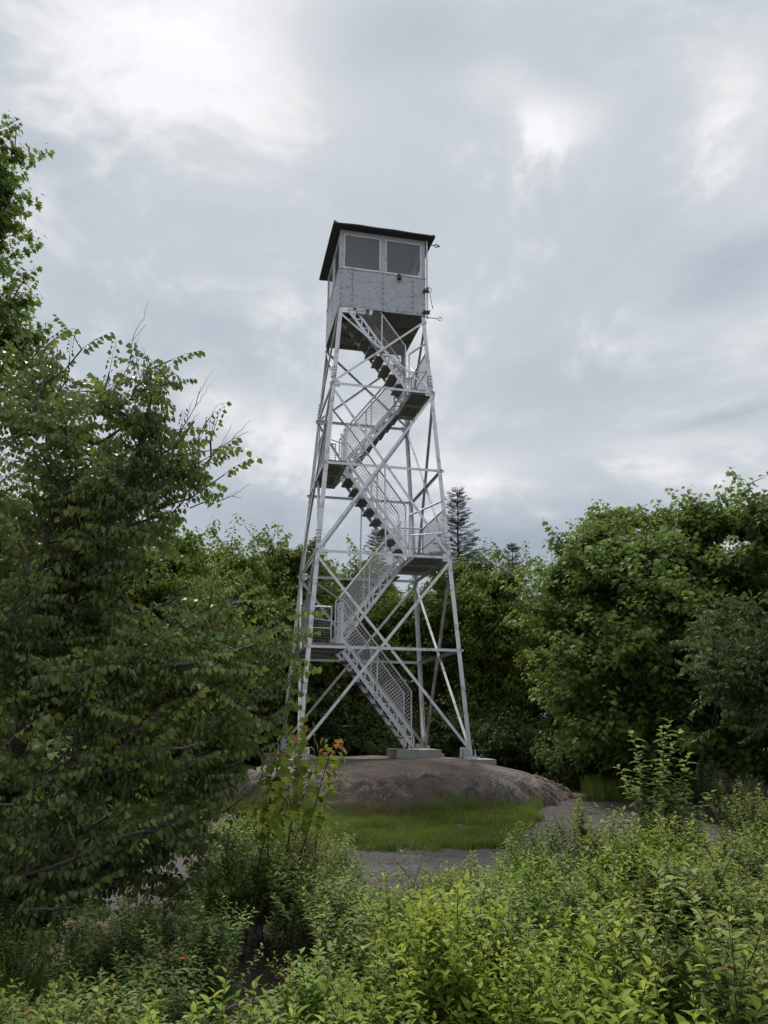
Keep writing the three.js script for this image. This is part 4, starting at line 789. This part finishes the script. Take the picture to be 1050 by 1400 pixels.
{
  // upper edge of the thicket as the photograph shows it: [photo x, photo y]
  const EDGE = [[-400, 1290], [0, 1330], [120, 1325], [200, 1345], [300, 1360], [322, 1420], [392, 1420], [410, 1330], [432, 1290], [480, 1262], [520, 1235], [560, 1192], [610, 1182], [650, 1185], [690, 1165], [725, 1132], [755, 1112], [800, 1105], [860, 1092], [900, 1085], [950, 1080], [1000, 1068], [1050, 1062], [1500, 1040]];
  const edge = (px) => { for (let k = 0; k + 1 < EDGE.length; k++) if (px <= EDGE[k + 1][0]) { const [a, b] = [EDGE[k], EDGE[k + 1]]; return lerp(a[1], b[1], clamp((px - a[0]) / (b[0] - a[0]))); } return 1040; };
  const r = rngOf(700); let n = 0;
  for (let z = -2.45; z > -7.4; z -= 0.40) for (let x = -0.62 * -z - 0.5; x < 0.62 * -z + 0.7; x += 0.43) {
    const X = x + 0.26 * (r() - 0.5), Z = z + 0.26 * (r() - 0.5), f = r(); let h = lerp(0.66, 1.05, r()) * (1 + 0.55 * fbm(X * 1.1, 4.2, Z * 1.1, 2));
    if (fbm(X * 1.4 + 7, 1.2, Z * 1.4, 2) < -0.26) continue;
    if (X > 0.9) h += 0.12 * smooth(0.9, 2.6, X);
    let ok = false;
    for (; h > 0.40; h -= 0.06) { const [px, py] = toPhoto(X, groundY(X, Z) + h * 1.0, Z); if (py > edge(px) - 12 + 34 * f * f) { ok = true; break; } }
    if (!ok) continue;
    const [gx, gy] = toPhoto(X, 0, Z);
    if (Math.abs(gx - 358) < 28 - 10 * r()) continue;         // the trodden gap
    const left = gx < 330, kind = left ? (Z < -3.4 ? (f < 0.55 ? 'herb' : 'lush') : f < 0.3 ? 'lush' : 'spirea') : f < 0.12 ? 'fine' : f < 0.19 ? 'broad' : f < 0.26 ? 'dull' : f < 0.5 ? 'lush' : 'spirea';
    const lab = left ? (kind === 'herb' ? herbLabel(X, Z) : Z < -3.4 ? 'lush long-leaved shrub behind the bright meadow shrubs below the birch' : kind === 'lush' ? 'lush long-leaved shrub among the bright meadow shrubs below the birch' : 'bright green meadow shrub beside the shaded herbs below the birch')
      : `${{ fine: 'small-leaved green shrub', broad: 'broad-leaved shrub with reddish young tips', dull: 'darker green shrub', lush: 'lush long-leaved shrub', spirea: 'bright green leafy shrub' }[kind]} ${beside(X, Z)}`;
    shrub(kind === 'herb' ? 'herb_clump' : 'meadow_shrub', lab, left ? 'low plants below the birch' : 'shrubs of the thicket by the bare rock', [X, Z], h, kind === 'broad' ? 6 : 15 + Math.floor(5 * r()), STEM[kind], 7000 + n++);
  }
  // sprouts that stand clear of the thicket
  shrub('sparse_shrub', 'thin open shrub with dark bare stems against the grey bedrock', null, [0.62, -5.3], 0.92, 6, STEM.sparse, 7801, { spread: 0.3, lean: 0.4 });
  shrub('sparse_shrub', 'small leafy shrub at the thicket edge beside the thin open shrub', null, [0.22, -5.0], 0.74, 8, STEM.spirea, 7802);
  shrub('sparse_shrub', 'dark-stemmed shrub with open twigs deep in the bright thicket', null, [1.62, -4.1], 1.12, 7, STEM.sparse, 7803, { spread: 0.22, lean: 0.5 });
  // cluster round the maple sapling
  const EDGE2 = [[200, 1140], [260, 1120], [300, 1100], [350, 1098], [400, 1112], [440, 1120], [460, 1150], [490, 1180], [505, 1215], [525, 1250], [540, 1400]];
  const edge2 = (px) => { if (px < 200) return 1140; for (let k = 0; k + 1 < EDGE2.length; k++) if (px <= EDGE2[k + 1][0]) { const [a, b] = [EDGE2[k], EDGE2[k + 1]]; return lerp(a[1], b[1], clamp((px - a[0]) / (b[0] - a[0]))); } return 1500; };
  const rs = rngOf(7900); let m = 0;
  for (let z = -4.7; z > -8.4; z -= 0.38) for (let x = -2.3; x < 0.1; x += 0.36) {
    const X = x + 0.2 * (rs() - 0.5), Z = z + 0.2 * (rs() - 0.5), f = rs(), [gx, gy] = toPhoto(X, groundY(X, Z), Z); let h = lerp(0.6, 1.05, rs());
    if (gy > 1335 && gx > 305 && gx < 408) continue;
    if (gx < 285 || (Z > -5.2 && gx < 300)) continue;
    let ok = false; for (; h > 0.28; h -= 0.05) { const [px, py] = toPhoto(X, groundY(X, Z) + h, Z); if (py > edge2(px) - 6 + 40 * f * f && (Z < -5.6 || h < 0.75)) { ok = true; break; } }
    if (!ok) continue;
    const kind = f < 0.12 ? 'fine' : f < 0.6 ? 'lush' : f < 0.78 ? 'herb' : 'spirea';
    const which = { fine: 'small-leaved green shrub', lush: 'lush green shrub', herb: 'upright narrow-leaved herb clump', spirea: 'bright leafy shrub' }[kind];
    shrub(kind === 'herb' ? 'herb_clump' : 'meadow_shrub', `${which} ${Z < -7.2 ? 'behind the maple sapling' : Z > -5.9 ? 'between the maple sapling and the trodden gap' : 'crowding round the foot of the maple sapling'}`, 'shrubs round the maple sapling', [X, Z], h, 16, STEM[kind], 7950 + m++);
  }
  // darker plants in the birch's shade and along the far edge of the clearing
  const sh = rngOf(801);
  for (let k = 0; k < 60; k++) { const x = lerp(-3.6, -0.9, sh()), z = lerp(-3.6, -5.6, sh()); const [px] = toPhoto(x, 0.3, z); if (px > 300 || px < -60) continue; shrub('herb_clump', herbLabel(x, z), 'low plants below the birch', [x, z], lerp(0.4, 0.72, sh()), 15, sh() < 0.6 ? STEM.herb : STEM.lush, 8000 + k); }
  for (let k = 0; k < 18; k++) { const x = lerp(4.3, 7.5, sh()), z = lerp(-8.2, -12.5, sh()); shrub('edge_shrub', 'dull green shrub below the cherry tree', 'low shrubs below the cherry tree', [x, z], lerp(0.6, 1.0, sh()), 15, STEM.dull, 8100 + k); }
}
{ // leafy sprout standing above the thicket
  const t = shrub('tall_sprout', 'tall leafy sprout standing up above the bright thicket beside the rock path', null, [2.42, -7.1], 1.0, 9, STEM.broad, 8201, { spread: 0.25, lean: 0.5 });
  const p = [[V(0, 0, 0), 0.4, 0.0, 0.02, 1.66, new THREE.Color(1.1, 1.1, 1)], [V(0.05, 0, 0.05), 2.4, 0.12, -0.1, 1.25, new THREE.Color(1, 1, 1)], [V(-0.06, 0, 0), 4.1, 0.1, 0.16, 1.15, new THREE.Color(1, 1, 1)], [V(0.1, 0, -0.05), 5.4, -0.14, 0.1, 1.1, new THREE.Color(1, 1, 1)], [V(0.0, 0, 0.1), 1.2, 0.2, -0.14, 1.05, new THREE.Color(1, 1, 1)], [V(-0.1, 0, -0.1), 3.3, -0.06, -0.08, 1.38, new THREE.Color(1, 1, 1)]];
  scatter('foliage', [shrubStem(8210, { col: [0.14, 0.20, 0.05], tip: [0.2, 0.24, 0.06], leaf: 0.058, gap: 0.015, shoots: 7, bare: 0.3, outline: OUT.coarse, lift: 0.4, wid: 0.95 })], M.leaf, p, t);
}
{ // young maple: each leaf a part
  const X = -0.74, Z = -6.25, t = thing('maple_sapling', 'slender maple sapling with yellow-green leaves and red young tips before the outcrop', 'sapling', null, onGround(X, Z)), r = rngOf(901);
  const leafMats = [[0.20, 0.27, 0.035], [0.26, 0.31, 0.04], [0.15, 0.22, 0.034], [0.32, 0.15, 0.06]].map((c) => { const m = M.leaf.clone(); m.vertexColors = false; m.color.setRGB(...c); return m; });
  const blades = [0, 1, 2].map((k) => { const T = new Tris(); addLeaf(T, OUT.maple, V(0, 0, 0), V(1, 0, 0), V(0, 1, 0), 1, 0.1 + 0.1 * k, 0.2 + 0.15 * k, null, 1.05); const g = T.build(); return g; });
  const stems = [[[0, 0], [0.02, 0.6], [0.08, 1.15], [0.12, 1.68]], [[-0.03, 0], [-0.08, 0.5], [-0.12, 0.98], [-0.04, 1.46]], [[0.02, 0], [0.1, 0.55], [0.24, 1.08], [0.36, 1.53]], [[-0.08, 0], [-0.18, 0.55], [-0.08, 1.02], [0.05, 1.56]]];
  stems.forEach((s, si) => {
    const pts = s.map(([x, y], k) => V(x, y, (si - 1.5) * 0.05 * k / 3)), cv = new THREE.CatmullRomCurve3(pts), line = Array.from({ length: 9 }, (_, k) => cv.getPoint(k / 8)), T = new Tris();
    addStem(T, line, 0.011 - 0.0015 * si, 0.003, [0.035, 0.026, 0.022], 6); part('stem', T.build(), M.bark, t);
    for (let k = 0; k < 36; k++) {
      const u = lerp(0.55, 1.0, (k + 0.3) / 35.6), a = cv.getPoint(Math.min(1, u)), turn = k * 1.57 + si;
      for (const sg of [0, 1]) {
        const ph = turn + sg * Math.PI + 0.5 * (r() - 0.5), len = (0.056 + 0.034 * r()) * (u > 0.93 ? 0.75 : 1), reach = len * (0.5 + 1.5 * r()), b = a.clone().add(V(Math.cos(ph) * reach, 0.01 + 0.03 * r(), Math.sin(ph) * reach));
        const m = part('leaf', blades[Math.floor(3 * r())], leafMats[u > 0.93 && r() < 0.3 ? 3 : Math.floor(3 * r())], t);
        m.position.copy(b); m.rotation.set(0.5 * (r() - 0.5), -ph, -0.35 - 0.75 * r(), 'YZX'); m.scale.setScalar(len);
      }
    }
  });
}
// understory at the foot of the woods
{
  const r = rngOf(951), mk = (seed, h, w) => {
    const t = thing('understory_bush', 'dark leafy bush at the foot of the woods behind the outcrop', 'bush', 'understory bushes behind the outcrop'), L = [];
    for (let k = 0; k < 6; k++) L.push([w * (r() - 0.5), h * (0.25 + 0.5 * r()), w * (r() - 0.5), w * 0.4, h * 0.24, w * 0.4]);
    return growTree(t, seed, { trunk: trunkLine(r, [V(0, 0, 0), V(0.05, h * 0.3, 0), V(0.1, h * 0.6, 0)], 5), lobes: L, targets: 80, perTip: 6, sprays: SP.dark, bark: C.bark, rTip: 0.005, rMax: 0.03, spread: 0.22, floor: 0.1, sprayScale: 0.95 });
  };
  const kinds = [mk(960, 2.0, 1.5), mk(965, 1.6, 1.6)]; let used = 0;
  const spots = [[-4.6, -19.6], [-3.3, -22.6], [-1.6, -23.3], [0.2, -23.0], [1.8, -23.2], [3.3, -22.0], [4.3, -20.3], [4.9, -18.8], [-2.4, -23.9], [1.0, -24.2], [2.6, -23.6], [5.6, -19.8], [-5.6, -20.8], [-5.4, -16.6], [7.6, -14.0], [8.7, -13.0], [-0.8, -24.4], [4.0, -22.0], [6.2, -21.4], [-4.6, -15.2], [9.6, -15.5], [3.9, -25.5], [-6.8, -14.2], [-5.0, -11.4], [-5.8, -9.6], [-4.3, -9.3]];
  for (const [x, z] of spots) { const k = used % 2, p = onGround(x, z), s = 0.85 + 0.4 * r(), a = r() * 6.28; if (used < 2) { kinds[k].position.set(...p); kinds[k].rotation.y = a; kinds[k].scale.setScalar(s); } else copyOf(kinds[k], null, p, a, s); const o = used < 2 ? kinds[k] : scene.children[scene.children.length - 1]; o.userData.label = `dark leafy bush at the foot of the woods ${x > 7 ? 'below the cherry and the maples' : x > 3.8 ? 'beside the end of the outcrop' : x > 1.4 ? 'below the tall spruce' : x > -2 ? 'straight behind the stairs' : z > -12 ? 'behind the birch trunk' : z > -18 ? 'below the young trees' : 'behind the birch-side tower leg'}`; used++; }
  // pale flower heads on the bushes behind the legs
  for (const [x, y, z] of [[-2.75, 1.72, -20.9], [-1.55, 1.95, -21.2], [-0.95, 1.65, -21.4], [-2.2, 1.55, -21.0]]) {
    const T = new Tris(), q = rngOf(Math.round(x * 100 + 5000)); for (let k = 0; k < 70; k++) { const a = q() * 6.28, d = 0.14 * Math.sqrt(q()); addLeaf(T, OUT.coarse, V(d * Math.cos(a), 0.03 * (1 - d / 0.14) + 0.02 * q(), d * Math.sin(a)), V(Math.cos(a * 3), 0.3, Math.sin(a * 3)), V(0, 1, 0), 0.03, 0.1, 0.1, [0.55, 0.54, 0.44]); }
    addStem(T, [V(0, 0, 0), V(0.02, -0.25, -0.02), V(0.0, -y + 0.55, -0.1)], 0.005, 0.008, C.bark, 4);
    const f = part('flower_head', T.build(), M.leaf, scene); f.name = numbered('wild_flower'); f.position.set(x, y, z); f.userData = { label: 'pale flower head among the dark bushes behind the tower legs', category: 'flower', group: 'pale flower heads behind the tower legs' };
  }
}
// grass
{
  const tuft = (seed, n, h, w, col, dry = 0.1) => { const r = rngOf(seed), T = new Tris(); for (let k = 0; k < n; k++) { const a = r() * 6.28, q = 0.06 * Math.sqrt(r()), L = h * (0.55 + 0.6 * r()), le = 0.15 + 0.5 * r(), b = r() * 6.28, c = r() < dry ? tint([0.22, 0.19, 0.09], r) : tint(col, r, 0.3, 0.1), o = V(q * Math.cos(a), 0, q * Math.sin(a)), d = V(Math.cos(b), 0, Math.sin(b)), s = V(-d.z, 0, d.x).multiplyScalar(w * (0.7 + 0.6 * r())); let prev = null;
    for (let j = 0; j <= 3; j++) { const t = j / 3, p = o.clone().addScaledVector(d, L * le * t * t).add(V(0, L * (t - 0.25 * le * t * t), 0)), ww = 1 - t; if (j === 3) { const e = T.v(p.x, p.y, p.z, c); T.t(prev[0], prev[1], e); } else { const l = T.v(p.x - s.x * ww, p.y, p.z - s.z * ww, c), m = T.v(p.x + s.x * ww, p.y, p.z + s.z * ww, c); if (prev) T.q(prev[0], prev[1], m, l); prev = [l, m]; } } } return T.build(); };
  const lawn = [1, 2, 3].map((s) => tuft(970 + s, 20, 0.105, 0.0042, C.grass, 0.2)), tall = [1, 2].map((s) => tuft(980 + s, 26, 0.42, 0.0045, C.grass, 0.15)), wispy = [1, 2].map((s) => tuft(985 + s, 16, 0.45, 0.0018, [0.17, 0.16, 0.08], 0.5)), long = [1, 2].map((s) => tuft(990 + s, 22, 0.7, 0.0055, C.grass, 0.15));
  const r = rngOf(991), field = (name, label, geos, n, place, s0, s1) => {
    const list = []; for (let k = 0; k < n * 6 && list.length < n; k++) { const p = place(); if (p) { const g = 0.8 + 0.4 * r() + 0.5 * fbm(p[0] * 1.1, 3, p[2] * 1.1, 3), w = 1 + 0.1 * (2 * r() - 1) + 0.25 * fbm(p[0] * 0.8, 9, p[2] * 0.8, 3), sz = 1 + 0.9 * fbm(p[0] * 1.6, 6, p[2] * 1.6, 3); if (fbm(p[0] * 2.2, 12, p[2] * 2.2, 3) < -0.24) continue; list.push([V(...p), r() * 6.28, 0.15 * (r() - 0.5), 0.15 * (r() - 0.5), lerp(s0, s1, r()) * sz, new THREE.Color().setRGB(g * w, g, g / w)]); } }
    const G = new THREE.Group(); G.name = numbered(name); G.userData = { label, category: 'grass', kind: 'stuff' }; scene.add(G); scatter('blades', geos, M.grass, list, G);
  };
  const domeFront = (x) => DOME.z + DOME.b * Math.sqrt(Math.max(0.02, 1 - ((x - DOME.x) / DOME.a) ** 2));
  const frontEdge = (x) => -10.15 - 0.10 * x * x * 0.5 + 0.5 * fbm(x * 1.3, 3, 1, 4) - 2.2 * smooth(1.5, 2.6, x);
  field('grass', 'short bright grass strip between the bare slab and the outcrop', lawn, 5200, () => { const x = lerp(-2.1, 2.4, r()), z = lerp(-9.8, -13.4, r()); if (z > frontEdge(x) + 0.15 * (r() - 0.5) || z < domeFront(x) + 0.12) return null; return [x, Math.max(groundY(x, z) + slabLift(x, z), groundY(x, z)) - 0.01, z]; }, 0.6, 1.25);
  field('tall_grass', 'taller grass growing against the foot of the outcrop', tall, 90, () => { const x = lerp(0.3, 2.7, r()), z = domeFront(x) - 0.12 + 0.45 * r(); return [x, groundY(x, z) - 0.02, z]; }, 0.5, 1.0);
  field('wispy_grass', 'thin dry wispy grass at the foot of the outcrop', wispy, 420, () => { const x = lerp(-2.3, 0.7, r()), z = domeFront(x) - 0.05 + 0.6 * r(); return [x, groundY(x, z) - 0.02, z]; }, 0.6, 1.1);
  field('tall_grass', 'tall grass at the foot of the maples beside the rock path', long, 420, () => { const x = lerp(3.4, 7.2, r()), z = lerp(-14.9, -18.5, r()); if (Math.hypot((x - DOME.x) / DOME.a, (z - DOME.z) / DOME.b) < 1.02) return null; return [x, groundY(x, z) - 0.02, z]; }, 0.25, 0.7);
  field('long_grass', 'long grass growing below the birch', long, 60, () => { const x = lerp(-2.2, -1.3, r()), z = lerp(-4.3, -5.4, r()); return [x, groundY(x, z) - 0.02, z]; }, 0.5, 0.95);
  field('edge_grass', 'green grass behind the sapling at the end of the outcrop', tall, 300, () => { const x = lerp(-3.6, -1.4, r()), z = lerp(-9.6, -13.4, r()); if (slabLift(x, z) > 0.03) return null; return [x, groundY(x, z) - 0.02, z]; }, 0.5, 0.95);
}
// small things on the ground
{ // loose stones and grit on the bedrock
  const q = rngOf(1301), geos = [1, 2, 3].map((s) => { const g = new THREE.IcosahedronGeometry(1, 1), p = g.attributes.position; for (let k = 0; k < p.count; k++) { const n = 1 + 0.45 * fbm(p.getX(k) * 1.3 + s * 5, p.getY(k) * 1.3, p.getZ(k) * 1.3, 2); p.setXYZ(k, p.getX(k) * n, p.getY(k) * n * 0.55, p.getZ(k) * n * 0.8); } g.computeVertexNormals(); return metricUV(g); });
  const list = []; for (let k = 0; k < 2600; k++) { const x = lerp(-3.5, 6, q()), z = lerp(-7.5, -14, q()); if (slabLift(x, z) < 0.005 || Math.hypot((x - DOME.x) / DOME.a, (z - DOME.z) / DOME.b) < 1.0 || fbm(x * 0.9, 8, z * 0.9, 3) < 0.02) continue; const g = 0.7 + 0.7 * q(); list.push([V(x, groundY(x, z) + slabLift(x, z) + 0.002, z), q() * 6.28, 0, 0, 0.006 + 0.022 * q() * q() * q(), new THREE.Color(g, g * 0.97, g * 0.93)]); }
  const G = new THREE.Group(); G.name = 'gravel'; G.userData = { label: 'loose grit and small stones on the bare bedrock', category: 'gravel', kind: 'stuff' }; scene.add(G); scatter('stones', geos, std({ color: new THREE.Color().setRGB(0.09, 0.085, 0.08), roughness: 0.95 }), list, G);
}
{
  const r = rngOf(1201);
  const stick = (label, [x, z], turn, len, rad0) => { const T = new Tris(), pts = []; for (let k = 0; k <= 6; k++) pts.push(V(len * (k / 6 - 0.5), 0.02 + 0.02 * r(), 0.05 * Math.sin(k * 1.3) * len)); addStem(T, pts, rad0, rad0 * 0.4, [0.26, 0.23, 0.19], 6); const m = part('stick', T.build(), M.bark, scene); m.name = numbered('stick'); m.position.set(x, groundY(x, z), z); m.rotation.y = turn; m.userData = { label, category: 'stick', group: 'sticks on the trodden gap' }; };
  stick('pale dead stick lying on the trodden gap in the undergrowth', [-0.98, -5.02], 0.9, 0.42, 0.010); stick('pale dead stick lying on the trodden gap in the undergrowth', [-0.80, -5.15], 0.5, 0.34, 0.008); stick('pale dead stick lying on the trodden gap in the undergrowth', [-1.1, -5.2], -0.3, 0.3, 0.006);
  const flower = (label, [x, y, z], col, h) => { const T = new Tris(); addStem(T, [V(0, 0, 0), V(0.01, h * 0.5, 0), V(0, h, 0)], 0.002, 0.0015, [0.07, 0.10, 0.04], 4); for (let k = 0; k < 14; k++) { const a = k * 0.449; addLeaf(T, OUT.lance, V(0, h, 0), V(Math.cos(a), 0.3 + 0.3 * (k % 2), Math.sin(a)), V(0, 1, 0), 0.017, 0.1, 0, col); } const f = part('flower', T.build(), M.leaf, scene); f.name = numbered('flower'); f.position.set(x, y, z); f.userData = { label, category: 'flower' }; };
  flower('tiny orange hawkweed flower beside the trodden gap', [-1.05, groundY(-1.05, -4.6), -4.6], [0.75, 0.16, 0.01], 0.42);
  flower('tiny yellow flower in the grass before the outcrop', [-0.80, groundY(-0.8, -13.0), -13.0], [0.75, 0.55, 0.02], 0.42);
  flower('second tiny yellow flower close to the first before the outcrop', [-0.72, groundY(-0.72, -13.05), -13.05], [0.75, 0.55, 0.02], 0.40);
}

scene.traverse((o) => { if (o.isMesh) { o.castShadow = true; o.receiveShadow = true; } });
renderer.render(scene, camera);
